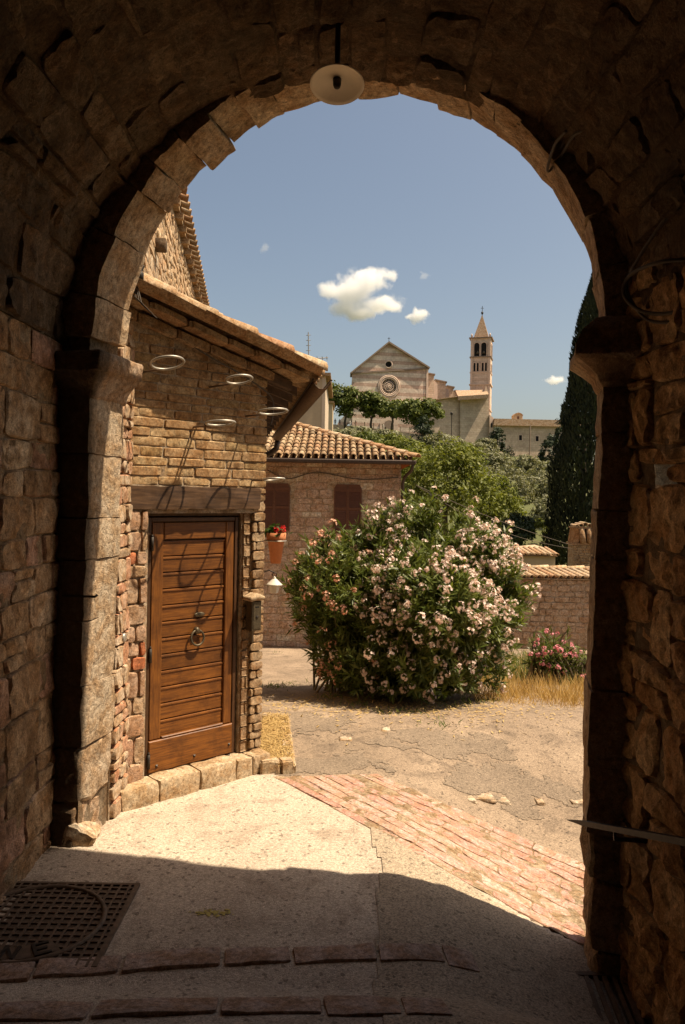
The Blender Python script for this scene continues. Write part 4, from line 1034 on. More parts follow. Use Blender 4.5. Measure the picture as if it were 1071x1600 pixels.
# ================================================================== HOUSE BEHIND THE OLEANDER
HY = 16.0
hx = lambda u: at(u, 800, HY).x
hz = lambda u, v: at(u, v, HY).z
c_r = hx(626)
h2 = thing('stone_cottage', 'pinkish stone house with brown shutters and hipped tile roof behind the oleander', 'house', (c_r, HY, -1))
f2 = lambda a, d, z: Vector((a, HY - d, z))
ZE2 = hz(520, 722); x_l = -6.0
MB().fbox(f2, x_l, c_r - .003, -7, -.001, -1.6, ZE2).build('wall', M['mortar_light'], h2)
w2 = [o for o in h2.children][0]
WINS = [(hx(404), hx(453), hz(430, 829), hz(430, 755)), (hx(522), hx(565), hz(545, 832), hz(545, 757))]
inwin = lambda a, b: any(x0 - .06 < a < x1 + .06 and z0 - .05 < b < z1 + .05 for x0, x1, z0, z1 in WINS)
masonry(w2, M['house_stone'], lambda a, b, d: f2(a, d, b), (hx(412), c_r), (-1.15, ZE2 - .02), (.11, .19), (.2, .42), 'stone', .005, .009, 71, .012, .008, (3, 2), .005, inwin, 300, -.03, None, False, .2, .3)
sf2 = lambda a, b, d: Vector((c_r + d, HY + a, b))
masonry(w2, M['house_stone'], sf2, (0, 3), (-1.6, ZE2 - .02), (.2, .3), (.3, .6), 'side_stone', .009, .010, 72, .012, .008, (2, 1), .008, None, 300, -.03)
for i, (x0, x1, z0, z1) in enumerate(WINS):
    wnd = MB().fbox(f2, x0 - .01, x1 + .01, -.08, -.005, z0, z1).build('window', M['black'], h2)
    xm = (x0 + x1) / 2
    for a0, a1, sg in ((x0, xm - .004, -1), (xm + .004, x1, 1)):
        ch = .05
        poly = [(a0, z0), (a1, z0), (a1, z1), (a0, z1)]
        poly = [(a0, z0), (a1, z0), (a1, z1), (a0 + ch, z1), (a0, z1 - ch * 1.6)] if sg < 0 else [(a0, z0), (a1, z0), (a1, z1 - ch * 1.6), (a1 - ch, z1), (a0, z1)]
        sh = MB().prism(poly, f2, .0, .018).build('shutter', M['shutter'], h2)
        mb = MB()
        for (b0, b1, y0, y1) in ((a0, a0 + .028, z0, z1 - .08), (a1 - .028, a1, z0, z1 - .08), (a0 + .028, a1 - .028, z0, z0 + .05), (a0 + .028, a1 - .028, (z0 + z1) / 2 - .03, (z0 + z1) / 2 + .02), (a0 + .028, a1 - .028, z1 - .15, z1 - .085)):
            mb.fbox(f2, b0, b1, .018, .034, y0, y1)
        mb.build('shutter_frame', M['shutter'], sh)
        mb = MB(); k = z0 + .06
        while k < z1 - .18:
            if not (z0 + z1) / 2 - .05 < k < (z0 + z1) / 2 + .02:
                mb.add([f2(a0 + .03, .032, k), f2(a1 - .03, .032, k), f2(a1 - .03, .018, k + .030), f2(a0 + .03, .018, k + .030)], [(0, 1, 2, 3)])
            k += .036
        tag(mb.build('louvres', M['shutter'], sh), kind='stuff')
# hipped roof
ev_y = HY - .42; xe = at(652, 718, ev_y).x; ze = at(560, 719, ev_y).z; SL = .325
upv = Vector((0, 1, SL)).normalized(); stp = .29; pit = .152; nc = 40
roof2 = MB().add([Vector((-6, ev_y, ze)), Vector((xe, ev_y, ze)), Vector((xe - 2.78, ev_y + 2.78, ze + SL * 2.78)), Vector((-6, ev_y + 2.78, ze + SL * 2.78)), Vector((xe, ev_y + 5.56, ze)), Vector((-6, ev_y + 5.56, ze))],
                 [(0, 1, 2, 3), (1, 4, 2), (3, 2, 4, 5)]).build('roof', M['tile_isl'], h2)
kp = lambda i, j: (pit * (i + .5)) > 0 and (xe - pit * (i + .5)) > -1.9 and stp * (j + .6) * upv.y < pit * (i + .5) - .02
tiled_roof(roof2, M['tile'], M['tile_isl'], (xe, ev_y, ze + .03), (-1, 0, 0), upv, nc, 10, pit, stp, kp, 7, .0, .066)
hipd = Vector((-1, 1, SL)).normalized(); me = tile_mesh('hip_tile', .40, .09, .075, M['tile_pale'])
for i in range(12):
    put('hip_tile', me, roof2, basis(Vector((xe + .02, ev_y - .02, ze + .07)) + hipd * (.335 * i), hipd - Vector((0, 0, .03)), (0, 0, 1)))
for i in range(6):
    put('ridge_tile', me, roof2, basis(Vector((xe - 2.78, ev_y + 2.78, ze + SL * 2.78 + .07)) + Vector((-1, 0, 0)) * (.335 * i), (-1, 0, -.03), (0, 0, 1)))
MB().fbox(lambda a, d, z: Vector((a, ev_y - d, ze + z)), -6, xe - .02, -.02, .07, -.07, .015, .02).build('gutter', M['gutter_dark'], h2)
MB().fbox(lambda a, d, z: Vector((a, ev_y - d, ze + z)), -6, xe - .12, -.44, -.03, -.02, .02).build('eaves_board', M['soffit'], h2)
MB().add([Vector((c_r, HY - .01, ze + .01)), Vector((xe - .06, ev_y + .03, ze + .01)), Vector((xe - .06, ev_y + 3, ze + .01)), Vector((c_r, HY + 3, ze + .01)), Vector((c_r, HY - .01, ze - .16)), Vector((c_r, HY + 3, ze - .16)), Vector((xe - .06, ev_y + .03, ze - .05)), Vector((xe - .06, ev_y + 3, ze - .05))],
         [(0, 1, 2, 3), (4, 6, 7, 5), (0, 4, 6, 1), (1, 6, 7, 2)]).build('soffit', M['soffit'], h2)
dpx = c_r + .03
MB().tube([Vector((xe - .08, ev_y - .02, ze - .05)), Vector((xe - .10, ev_y + .05, ze - .18)), Vector((dpx + .03, HY - .10, ze - .33)), Vector((dpx, HY - .06, ze - .45)), Vector((dpx, HY - .06, -1.2))], .036, 8).build('downpipe', M['gutter_dark'], h2, True)
cable('cable', 'thin dark cable strung across the shuttered house wall below the eaves', [f2(hx(418), .03, hz(418, 735)), f2(hx(450), .03, hz(450, 748)), f2(hx(495), .03, hz(495, 738)), f2(hx(560), .03, hz(560, 749)), f2(hx(622), .03, hz(622, 746))], .012)
wa, wb = at(650, 758, HY + .1), at(897, 853, 19.0)
cable('overhead_wire', 'upper overhead wire sagging from the shuttered house to the tile capped chimney', [wa, wa.lerp(wb, .33) - Vector((0, 0, .07)), wa.lerp(wb, .66) - Vector((0, 0, .07)), wb], .007)
wa, wb = at(650, 758, HY + .1), at(897, 858, 19.0)
cable('overhead_wire', 'lower slacker overhead wire from the shuttered house to the tile capped chimney', [wa, wa.lerp(wb, .33) - Vector((0, 0, .24)), wa.lerp(wb, .66) - Vector((0, 0, .22)), wb], .006)

# houses glimpsed behind: plaster block, small grey house, TV antenna
y3 = 27.0
pb = thing('plaster_house', 'ochre plastered house corner with pale edge behind the hipped tile roof', 'house', at(480, 700, y3))
f3 = lambda y: (lambda a, d, z: Vector((a, y - d, z)))
xa, xb, xc = at(440, 640, y3).x, at(466, 640, y3).x, at(503, 640, y3).x
MB().fbox(f3(y3 + .6), xa - 4, xb, -6, 0, -3, at(450, 625, y3).z).build('low_wall', M['plaster'], pb)
MB().fbox(f3(y3), xb, xc, -6, 0, -3, at(480, 588, y3).z).build('wall', M['plaster'], pb)
MB().fbox(f3(y3), xc, xc + .12, -6, .02, -3, at(480, 586, y3).z).build('corner_strip', M['plaster_pale'], pb)
MB().fbox(f3(y3), xb - .1, xc + .3, -6.1, .15, at(480, 588, y3).z + .01, at(480, 588, y3).z + .12).build('roof_edge', M['tile_isl'], pb)
MB().tube([at(475, 610, y3 + .5), at(478, 640, y3 + .5), at(480, 668, y3 + .5)], .015, 5).build('wall_cable', M['cable'], pb)
y4 = 60.0
gh = thing('grey_house', 'small grey house with two windows at the left end of the piazza trees', 'house', at(515, 672, y4))
MB().fbox(f3(y4), at(500, 640, y4).x, at(520, 640, y4).x, -5, 0, -2, at(515, 630, y4).z).build('wall', M['plaster'], gh)
MB().fbox(f3(y4), at(499, 640, y4).x, at(522, 640, y4).x, -5.2, .2, at(515, 630, y4).z, at(515, 627, y4).z).build('roof', M['tile_isl'], gh)
for (u0, u1, v0, v1) in ((507.5, 512, 634, 645), (508, 513, 656, 668)):
    w_ = MB().fbox(f3(y4), at(u0, 640, y4).x, at(u1, 640, y4).x, -.01, .03, at(510, v1, y4).z, at(510, v0, y4).z).build('window', M['shutter'], gh)
    MB().fbox(f3(y4), at(u0 - .7, 640, y4).x, at(u1 + .7, 640, y4).x, -.01, .06, at(510, v1 + 1, y4).z, at(510, v1, y4).z - .003).build('sill', M['plaster_pale'], w_)
ya = 26.0; an = thing('tv_antenna', 'thin television antenna mast standing above the lean-to roof', 'antenna', at(483, 640, ya))
MB().tube([at(483, 600, ya), at(482, 519, ya)], .018, 5).build('mast', M['galv'], an)
for v in (524, 532, 540, 548): MB().tube([at(478.5, v, ya), at(486, v - .5, ya)], .010, 4).build('dipole', M['galv'], an)
MB().tube([at(478, 561, ya), at(513, 559, ya)], .016, 5).build('boom', M['galv'], an)
for u in (488, 496, 504, 511): MB().tube([at(u, 560, ya) + Vector((0, -.35, 0)), at(u, 560, ya) + Vector((0, .35, 0))], .010, 4).build('rod', M['galv'], an)

# ================================================================== LOW TILE-CAPPED WALL AND ROOFS ON THE RIGHT
GY = 17.5
lwth = thing('garden_wall', 'low stone wall with terracotta tile coping to the right of the oleander', 'wall', at(870, 1018, GY))
fg = lambda a, d, z: Vector((a, GY - d, z))
gx0, gx1 = at(770, 900, GY).x, at(1010, 900, GY).x; gz1 = at(870, 905, GY).z; gzb = at(870, 1022, GY).z
MB().fbox(fg, gx0, gx1, -.5, -.002, gzb - .8, gz1).build('core', M['mortar_light'], lwth)
op = (at(911, 990, GY).x, at(938, 990, GY).x, at(920, 1008, GY).z, at(920, 982, GY).z)
masonry(lwth, M['low_stone'], lambda a, b, d: fg(a, d, b), (at(795, 900, GY).x, at(945, 900, GY).x), (gzb - .15, gz1 - .01), (.09, .16), (.14, .34), 'stone', .007, .016, 81, .02, .02, (3, 2), .016,
        lambda a, b: op[0] - .05 < a < op[1] + .05 and op[2] - .04 < b < op[3] + .04, 300, -.03, None, False, .2, .5)
MB().fbox(fg, op[0], op[1], -.02, -.004, op[2], op[3]).build('dark_opening', M['black'], lwth)
upg = Vector((-.42, .9, .22)).normalized(); me = tile_mesh('coping_tile', .62, .068, .055, M['tile_pale'])
for i in range(19):
    put('coping_tile', me, lwth, basis(Vector((gx1 - .15 - i * .165, GY - .10, gz1 + .045)), upg + Vector((0, 0, .012)), (0, 0, 1)))
mb = MB()
for i in range(20):
    q = Vector((gx1 - .07 - i * .165, GY - .085, gz1 + .065)); g = []
    al = Vector((1, 0, 0))
    for L_ in (0, .62):
        for k in range(5):
            a = pi + pi * k / 4; g.append(q + upg * L_ + al * cos(a) * .055 + Vector((0, 0, sin(a) * .045)))
    mb.add(g, [(k, k + 1, 6 + k, 5 + k) for k in range(4)])
tag(mb.build('channel_tiles', M['tile_isl'], lwth, True), kind='stuff')
MB().fbox(fg, gx0, gx1, -.6, .07, gz1 + .0, gz1 + .02).build('coping_bed', M['mortar_light'], lwth)
me = tile_mesh('ridge_tile', .5, .085, .07, M['tile_pale'])
for i in range(9):
    put('ridge_tile', me, lwth, basis(Vector((gx1 - i * .42, GY + .50, gz1 + .20)), (-1, 0, -.03), (0, 0, 1)))
yc = 19.0
ch = thing('chimney', 'brick chimney capped with upright terracotta tiles beside the dark cypress', 'chimney', at(912, 890, yc))
fc = lambda a, d, z: Vector((a, yc - d, z)); cx0, cx1 = at(896, 870, yc).x, at(931, 870, yc).x; cz0, cz1 = at(910, 905, yc).z, at(910, 852, yc).z
body = MB().fbox(fc, cx0 + .012, cx1 - .012, -.5, -.012, cz0 - .6, cz1).build('stack', M['mortar_light'], ch)
masonry(body, M['brick'], lambda a, b, d: fc(a, d, b), (cx0, cx1), (cz0, cz1), (.058, .07), (.14, .22), 'brick', .005, .006, 91, .0, .0, (2, 1), .004, None, 300, -.03)
masonry(body, M['brick'], lambda a, b, d: Vector((cx1 + d, yc + a, b)), (0, .5), (cz0, cz1), (.058, .07), (.14, .22), 'brick', .005, .006, 92, .0, .0, (2, 1), .004, None, 300, -.03)
MB().fbox(fc, cx0 - .03, cx1 + .03, -.53, .03, cz1 + .001, cz1 + .05).build('cornice', M['tile_isl'], ch)
ct = at(910, 826, yc).z; xm = (cx0 + cx1) / 2
MB().prism([(cx0 + .0, cz1 + .05), (cx0 + .14, cz1 + .05), (cx0 + .18, ct), (cx0 + .06, ct)], fc, -.5, -.03).build('side_tile', M['brick'], ch)
MB().prism([(cx1 - .06, cz1 + .05), (cx1, cz1 + .05), (cx1 - .03, ct), (cx1 - .07, ct)], fc, -.5, -.03).build('side_tile', M['brick'], ch)
MB().fbox(fc, cx0 + .1, cx1 - .05, -.45, -.2, cz1 + .05, ct).build('flue_dark', M['black'], ch)
me = tile_mesh('upright_tile', ct - cz1 - .04, .085, .07, M['tile_isl'])
for k in (0, 1): put('upright_tile', me, ch, basis(Vector((cx0 + .24 + .175 * k, yc + .0, cz1 + .045)), Vector((-.10, .06, 1)), (0, -1, 0)))
me = tile_mesh('cap_tile', .45, .065, .05, M['tile_pale'])
for k in range(5): put('cap_tile', me, ch, basis(Vector((cx0 + .07 + .105 * k, yc - .05, ct + .02 + (.05 if k in (1, 2, 3) else .02) + (.03 if k == 2 else 0))), (0, 1, .05), (0, 0, 1)))
MB().fbox(fc, cx0 + .02, cx1 - .02, -.5, .02, ct, ct + .03).build('cap_slab', M['tile_isl'], ch)
yb = 22.0
M['ch_roof_pale'] = stone_mat('sun_bleached_tile', [(.50, .40, .28), (.54, .44, .31)], 2, .5, .02, .2)
sb = thing('outbuilding', 'small outbuilding with short pale tiled roof beyond the low garden wall', 'outbuilding', at(835, 888, yb))
fb = lambda a, d, z: Vector((a, yb - d, z)); bx0, bx1 = at(806, 870, yb).x, at(868, 870, yb).x; bz = at(835, 869, yb).z
MB().fbox(fb, bx0, bx1, -3, 0, bz - 2, bz).build('wall', M['plaster'], sb)
me = tile_mesh('roof_tile_b', .6, .075, .06, M['tile_pale'])
for i in range(8): put('roof_tile', me, sb, basis(Vector((bx1 + .02 - i * .155, yb - .12, bz + .03)), Vector((-.35, .9, .30)), (0, 0, 1)))
MB().fbox(fb, bx0 - .05, bx1 + .05, -.5, .09, bz + .001, bz + .02).build('roof_bed', M['tile_isl'], sb)
MB().add([Vector((bx0 - .1, yb + .45, bz + .18)), Vector((bx1 - .05, yb + .45, bz + .18)), Vector((bx1 - .05, yb + 2.2, at(860, 852, yb + 2).z)), Vector((bx0 + .1, yb + 1.0, bz + .20)),
          Vector((bx0 - .1, yb + .45, bz + .0)), Vector((bx1 - .05, yb + .45, bz + .0)), Vector((bx1 - .05, yb + 2.2, bz)), Vector((bx0 + .5, yb + 1.4, bz))],
         [(0, 1, 2, 3), (0, 4, 5, 1), (1, 5, 6, 2), (2, 6, 7, 3), (3, 7, 4, 0)]).build('pale_roof', M['ch_roof_pale'], sb)

# ================================================================== OLEANDERS
M['ole_leaf'] = leaf_mat('oleander_leaf', [(.065, .092, .017), (.11, .14, .028), (.18, .20, .055), (.08, .11, .022)], .36, .36)
M['ole_pink'] = leaf_mat('pale_pink_petal', [(.80, .62, .54), (.87, .74, .65), (.82, .66, .58), (.90, .82, .73)], .30, .6, (1, .85, .75))
M['ole_salmon'] = leaf_mat('salmon_petal', [(.74, .40, .26), (.80, .52, .38), (.72, .42, .29)], .3, .6, (1, .7, .6))
M['ole_rose'] = leaf_mat('rose_petal', [(.72, .25, .30), (.78, .38, .40), (.70, .30, .33)], .3, .6, (1, .7, .7))
def cluster_mesh(name, mat, seed, rad, nf, fl):
    """head of five-petalled florets on a dome"""
    R = np.random.default_rng(seed); cs, ds, ns, ls, ws = [], [], [], [], []
    for i in range(nf):
        d = rand_dir(R, 1)[0]; d[2] = abs(d[2]) * .9 + .1; d /= np.linalg.norm(d)
        c = d * rad * R.uniform(.55, 1.0); u = np.cross(d, [.3, .5, .8]); u /= np.linalg.norm(u); w = np.cross(d, u); ph = R.uniform(0, 6)
        for k in range(5):
            a = ph + 2 * pi * k / 5; pd = u * cos(a) + w * sin(a) + d * .35; pd /= np.linalg.norm(pd)
            cs.append(c + pd * fl * .42); ds.append(pd); ns.append(d + R.normal(size=3) * .2); ls.append(fl * .9); ws.append(fl * .62)
    return quads_mesh(name, leaf_quads(np.array(cs), np.array(ds), np.array(ns), np.array(ls), np.array(ws)), mat, (0, 0, 0))
def oleander(label, base, blobs, ntwig, nflow, fmat, flower_ok, seed, fl=.024, rad=.054, llen=.115, nl=15, wid=.2):
    R = np.random.default_rng(seed); rnd = random.Random(seed); base = Vector(base); t = thing('oleander', label, 'oleander', base)
    B = np.array(blobs, float); vol = B[:, 3] * B[:, 4] * B[:, 5]; vol /= vol.sum()
    bi = R.choice(len(B), ntwig, p=vol); d = rand_dir(R, ntwig); rr = np.where(R.random(ntwig) < .62, R.uniform(.80, 1.06, ntwig), R.random(ntwig) ** .5 * .9)
    tip = B[bi, :3] + d * B[bi, 3:6] * rr[:, None]
    keep = np.array([p[2] > ground_z(p[0], p[1]) + .12 and mnoise.noise(Vector(p) * 2.0 + Vector((3, 7, seed))) > (-.36 if r_ > .8 and p[2] > 1.0 else -.45) for p, r_ in zip(tip, rr)])
    spray = np.where(rr > .8, np.abs(R.normal(0, .065, ntwig)), 0)[:, None]; tip = tip + (d + np.array([0, 0, .5])) * spray; tip = tip[keep]; d = d[keep]; bi = bi[keep]
    n = len(tip)
    grow = d * .8 + np.array([0, 0, .55]) + (tip - np.array(base)) * [.25, .25, .1] + R.normal(size=(n, 3)) * .28
    grow /= np.linalg.norm(grow, axis=1, keepdims=True)
    idx = np.repeat(np.arange(n), nl); m = len(idx)
    back = R.uniform(.0, .20, m); rad_d = rand_dir(R, m); rad_d -= grow[idx] * np.sum(rad_d * grow[idx], 1, keepdims=True)
    rad_d /= np.linalg.norm(rad_d, axis=1, keepdims=True) + 1e-9
    ld = grow[idx] * R.uniform(.25, 1.1, (m, 1)) + rad_d * R.uniform(.5, 1.0, (m, 1)); ld /= np.linalg.norm(ld, axis=1, keepdims=True)
    L = llen * R.uniform(.65, 1.25, m); c = tip[idx] - grow[idx] * back[:, None] + ld * L[:, None] * .5
    nn = grow[idx] - ld * np.sum(grow[idx] * ld, 1, keepdims=True) + R.normal(size=(m, 3)) * .25
    put('foliage', quads_mesh('foliage', leaf_quads(c, ld, nn, L, L * wid), M['ole_leaf'], base), t)['kind'] = 'stuff'
    # canes
    mb = MB(); rb = [tuple(b) for b in blobs]
    for k in range(46):
        i = rnd.randrange(n); q = Vector(tip[i]); s0 = base + Vector((rnd.uniform(-.35, .35), rnd.uniform(-.2, .2), -.05)); mid = s0.lerp(q, .5) + Vector((0, 0, .25))
        mb.tube([s0, s0.lerp(mid, .6) + Vector((0, 0, .06)), mid, q], .016, 5, False, .005)
    mb.build('canes', M['stem'], t, True)
    mes = [cluster_mesh('flower_cluster', M[fmat], seed * 10 + k, rad * (.7, .85, 1., 1.15, 1.3, .6)[k], (8, 10, 12, 15, 18, 9)[k], fl) for k in range(6)]
    order = list(range(n)); rnd.shuffle(order); cnt = 0; extra = []
    for i in order:
        if cnt >= nflow: break
        o = d[i]; e = tip[i]
        # flowers open on the outside of the crown only
        inside = any(((e - b[:3]) / b[3:6] @ ((e - b[:3]) / b[3:6])) < .62 for b in B)
        if inside or o[1] > .45 or mnoise.noise(Vector(e) * 2.6 + Vector((9, 2, 5))) < rnd.uniform(-.6, .10) or not flower_ok(e, o, rnd): continue
        z = Vector(grow[i]) + Vector((0, -.25, .2)); x = z.orthogonal()
        Mx_ = basis(Vector(e) + Vector(grow[i]) * .03, x, z) @ Matrix.Rotation(rnd.uniform(0, 6), 4, 'Z'); me = rnd.choice(mes); cnt += 1
        if cnt <= 290: put('flower_cluster', me, t, Mx_)
        else:
            co = np.empty(len(me.vertices) * 3, dtype=np.float32); me.vertices.foreach_get('co', co)
            m4 = np.array(Mx_); extra.append((co.reshape(-1, 3) @ m4[:3, :3].T + m4[:3, 3]).reshape(-1, 4, 3))
    if extra: put('small_blossoms', quads_mesh('small_blossoms', np.concatenate(extra), M[fmat], base), t)['kind'] = 'stuff'
    return t
OY = 9.0
def ob(u, v, rx, rz, y=OY, ry=None):
    p = at(u, v, y); return (p.x, p.y, p.z, rx / F * y, (ry or rx) / F * y, rz / F * y)
gp = gnd(640, 1092)
oleander('large oleander covered in pale pink blossom standing before the stone house', (gp.x, OY + .1, gz(gp.x, OY)),
         [ob(665, 960, 125, 105), ob(695, 865, 75, 62), ob(745, 930, 70, 85), ob(640, 1030, 112, 60, OY - .2), ob(605, 850, 40, 45, OY + .2), ob(735, 1030, 58, 58), ob(795, 925, 34, 48), ob(660, 812, 36, 32, OY + .1), ob(578, 822, 30, 38, OY + .3),
          ob(712, 822, 30, 28, OY - .1), ob(755, 860, 34, 34, OY - .2), ob(775, 985, 34, 40, OY - .2), ob(690, 945, 70, 60, OY - .75), ob(640, 900, 45, 40, OY - .55), ob(625, 790, 16, 14, OY + .2)],
         4500, 1000, 'ole_pink', lambda e, o, r: r.random() < (.3 if e[0] < .2 else 1.0) * (1.0 if e[2] > .8 else .45), 5)
gp = gnd(535, 1080)
oleander('dark green oleander with salmon orange blossom on the left side of the pink one', (gp.x, OY + .3, gz(gp.x, OY)),
         [ob(545, 925, 85, 85, OY + .1), ob(500, 920, 52, 58, OY + .2), ob(575, 1010, 80, 78, OY - .05), ob(520, 1000, 42, 58, OY + .1), ob(600, 900, 50, 60, OY + .1)],
         1500, 75, 'ole_salmon', lambda e, o, r: r.random() < (1.0 if e[0] < -.05 else .35) * (1. if e[2] > .8 else .6), 6)
gp = gnd(862, 1068)
oleander('small young oleander with rose pink flowers growing in the dry grass', (gp.x, gp.y, gp.z),
         [ob(858, 1020, 27, 28, gp.y), ob(880, 1035, 20, 20, gp.y), ob(838, 1030, 15, 16, gp.y)], 170, 34, 'ole_rose', lambda e, o, r: True, 7, .022, .04, .11, 12, .18)
# a trailing rose-pink shoot beside it
gp = gnd(908, 1068)
oleander('low oleander shoot with a single rose pink flower head beside the stone jamb', (gp.x, gp.y, gp.z), [ob(905, 1048, 18, 14, gp.y)], 60, 4, 'ole_rose', lambda e, o, r: True, 8, .022, .04, .11, 11, .18)

# ================================================================== DRY GRASS
def blades(name, mat, pts, h, w, seed, label=None, lean=.5):
    R = np.random.default_rng(seed); n = len(pts); c = np.array(pts, float)
    ln = h * (.18 + 1.25 * R.random(n) ** 2.2); d = np.stack([R.normal(size=n) * lean, R.normal(size=n) * lean, np.ones(n)], 1); d /= np.linalg.norm(d, axis=1, keepdims=True)
    c = c + d * ln[:, None] * .48
    o = put(name, quads_mesh(name, leaf_quads(c, d, rand_dir(R, n) + [0, -1.2, 0], ln, np.full(n, w)), mat, (0, 0, 0)))
    tag(o, label, None, None, 'stuff'); return o
M['dry'] = leaf_mat('dry_grass', [(.46, .30, .10), (.58, .40, .15), (.40, .25, .08), (.50, .36, .16)], .35, .8, (1, .9, .55))
M['green'] = leaf_mat('green_grass', [(.09, .13, .03), (.13, .17, .04), (.17, .19, .06)], .35, .7)
R = np.random.default_rng(77); pd_, pg_ = [], []
for k in range(26000):
    u = R.uniform(745, 960); v = R.uniform(1026, 1108)
    lo = 1098 + .05 * (u - 800) + 7 * mnoise.noise(Vector((u * .05, 0, 3)))
    if v > lo or v < 1024: continue
    if k < 18000:
        X, Z = ray(u, v); q = gnd(u, v, 6.5) if k % 6 == 0 else None
        if q is None: continue
    else: continue
    for j in range(6):
        p = (q.x + R.uniform(-.12, .12), q.y + R.uniform(-.25, .25)); dens = mnoise.noise(Vector((p[0] * 3, p[1] * 1.5, 9)))
        if R.random() > .6 + 1.3 * (dens + .15): continue
        (pg_ if (q.y > 10.3 and dens > -.1 and R.random() < .75) else pd_).append((p[0], p[1], gz(*p) - .01))
blades('dry_grass', M['dry'], pd_, .20, .006, 1, 'yellow dry grass at the edge of the tarmac right of the oleander')
blades('green_grass', M['green'], pg_, .20, .010, 2, 'green grass behind the dry grass below the low wall')
pts = []
for (u, v, n) in [(688, 1133, 50), (425, 1075, 40), (440, 1072, 40), (460, 1068, 30), (520, 1090, 60), (560, 1102, 70), (600, 1112, 70), (640, 1112, 60), (690, 1105, 60), (735, 1098, 60), (760, 1095, 80), (430, 1020, 20)]:
    q = gnd(u, v, 6.0)
    for k in range(n): p = (q.x + R.normal() * .10, q.y + R.normal() * .10); pts.append((p[0], p[1], gz(*p) - .01))
blades('weeds', M['green'], pts, .08, .010, 3, 'small green weeds in the cracks around the oleander foot', .9)
# fallen leaves and twigs below the bush
R = np.random.default_rng(5); n = 1600; c = np.stack([R.normal(.7, .8, n), R.normal(8.2, .45, n), np.zeros(n)], 1)
c[:, 2] = [gz(x, y) + .012 for x, y in c[:, :2]]
tag(put('leaf_litter', quads_mesh('leaf_litter', leaf_quads(c, rand_dir(R, n) * [1, 1, .15], rand_dir(R, n) * .3 + [0, 0, 1], R.uniform(.02, .08, n), np.full(n, .014)), M['straw'], (0, 0, 0))), 'fallen dry leaves scattered on the ground below the oleander', None, None, 'stuff')

# ================================================================== TREES OF THE HILLSIDE
M['leaf_lime'] = leaf_mat('fresh_green_leaf', [(.115, .135, .02), (.165, .18, .032), (.21, .22, .045), (.09, .115, .018)], .38)
M['leaf_olive'] = leaf_mat('olive_leaf', [(.19, .19, .10), (.25, .24, .135), (.15, .155, .075), (.29, .27, .165)], .28)
M['leaf_dark'] = leaf_mat('dark_leaf', [(.022, .034, .014), (.032, .046, .018), (.045, .06, .022)], .12)
M['leaf_cyp'] = leaf_mat('cypress_leaf', [(.014, .019, .009), (.022, .028, .011), (.034, .04, .014)], .08, .8)
M['leaf_plane'] = leaf_mat('plane_leaf', [(.07, .092, .018), (.105, .125, .024), (.15, .165, .036)], .25)
def tb(u, v, ru, rv, y, k=.9):
    p = at(u, v, y); return (p.x, p.y, p.z, ru / F * y, ru / F * y * k, rv / F * y)
def hill_tree(name, label, cat, bl, y, nleaf, leaf, mat, seed, group=None, clump=None, foot=None, asp=.6, shell=.45, tr=None):
    B = [tb(*b, y + (i % 3 - 1) * .6) for i, b in enumerate(bl)]
    bx = sum(b[0] for b in B) / len(B); bzm = min(b[2] - b[5] for b in B)
    zb = min(ground_z(bx, y), bzm + .3) if foot is None else at(bl[0][0], foot, y).z
    w = max(b[3] for b in B)
    return tree(name, label, cat, (bx, y, zb), B, nleaf, clump or w * .3, leaf, M[mat], tr or w * .10, seed, group, asp, shell)
hill_tree('leafy_tree', 'big sunlit yellow green tree rising directly behind the pink oleander', 'tree', [(700, 745, 58, 52), (650, 765, 45, 50), (735, 775, 50, 48), (690, 800, 60, 50), (720, 725, 35, 32)], 36, 11000, .17, 'leaf_lime', 101)
hill_tree('leafy_tree', 'yellow green tree to the right of the biggest tree with olive trees behind it', 'tree', [(775, 785, 40, 40), (790, 810, 35, 35), (750, 810, 38, 40)], 38, 6000, .16, 'leaf_lime', 102)
hill_tree('leafy_tree', 'green tree partly hidden behind the roof corner of the shuttered house', 'tree', [(640, 735, 32, 34), (612, 742, 30, 30), (655, 715, 26, 22)], 44, 4200, .19, 'leaf_lime', 103)
hill_tree('leafy_tree', 'dense dark green rounded tree above the small outbuilding roof', 'tree', [(812, 830, 27, 27), (800, 845, 20, 20)], 31, 4200, .13, 'leaf_dark', 104)
hill_tree('bush', 'bright green low bush just right of the dark rounded tree', 'bush', [(850, 828, 20, 18), (862, 845, 18, 20)], 32, 2200, .12, 'leaf_lime', 105)
hill_tree('bush', 'spiky green bush between the pink oleander and the outbuilding', 'bush', [(782, 862, 24, 20), (798, 880, 16, 16), (770, 885, 22, 22)], 25, 2200, .20, 'leaf_plane', 106, None, None, None, .2)
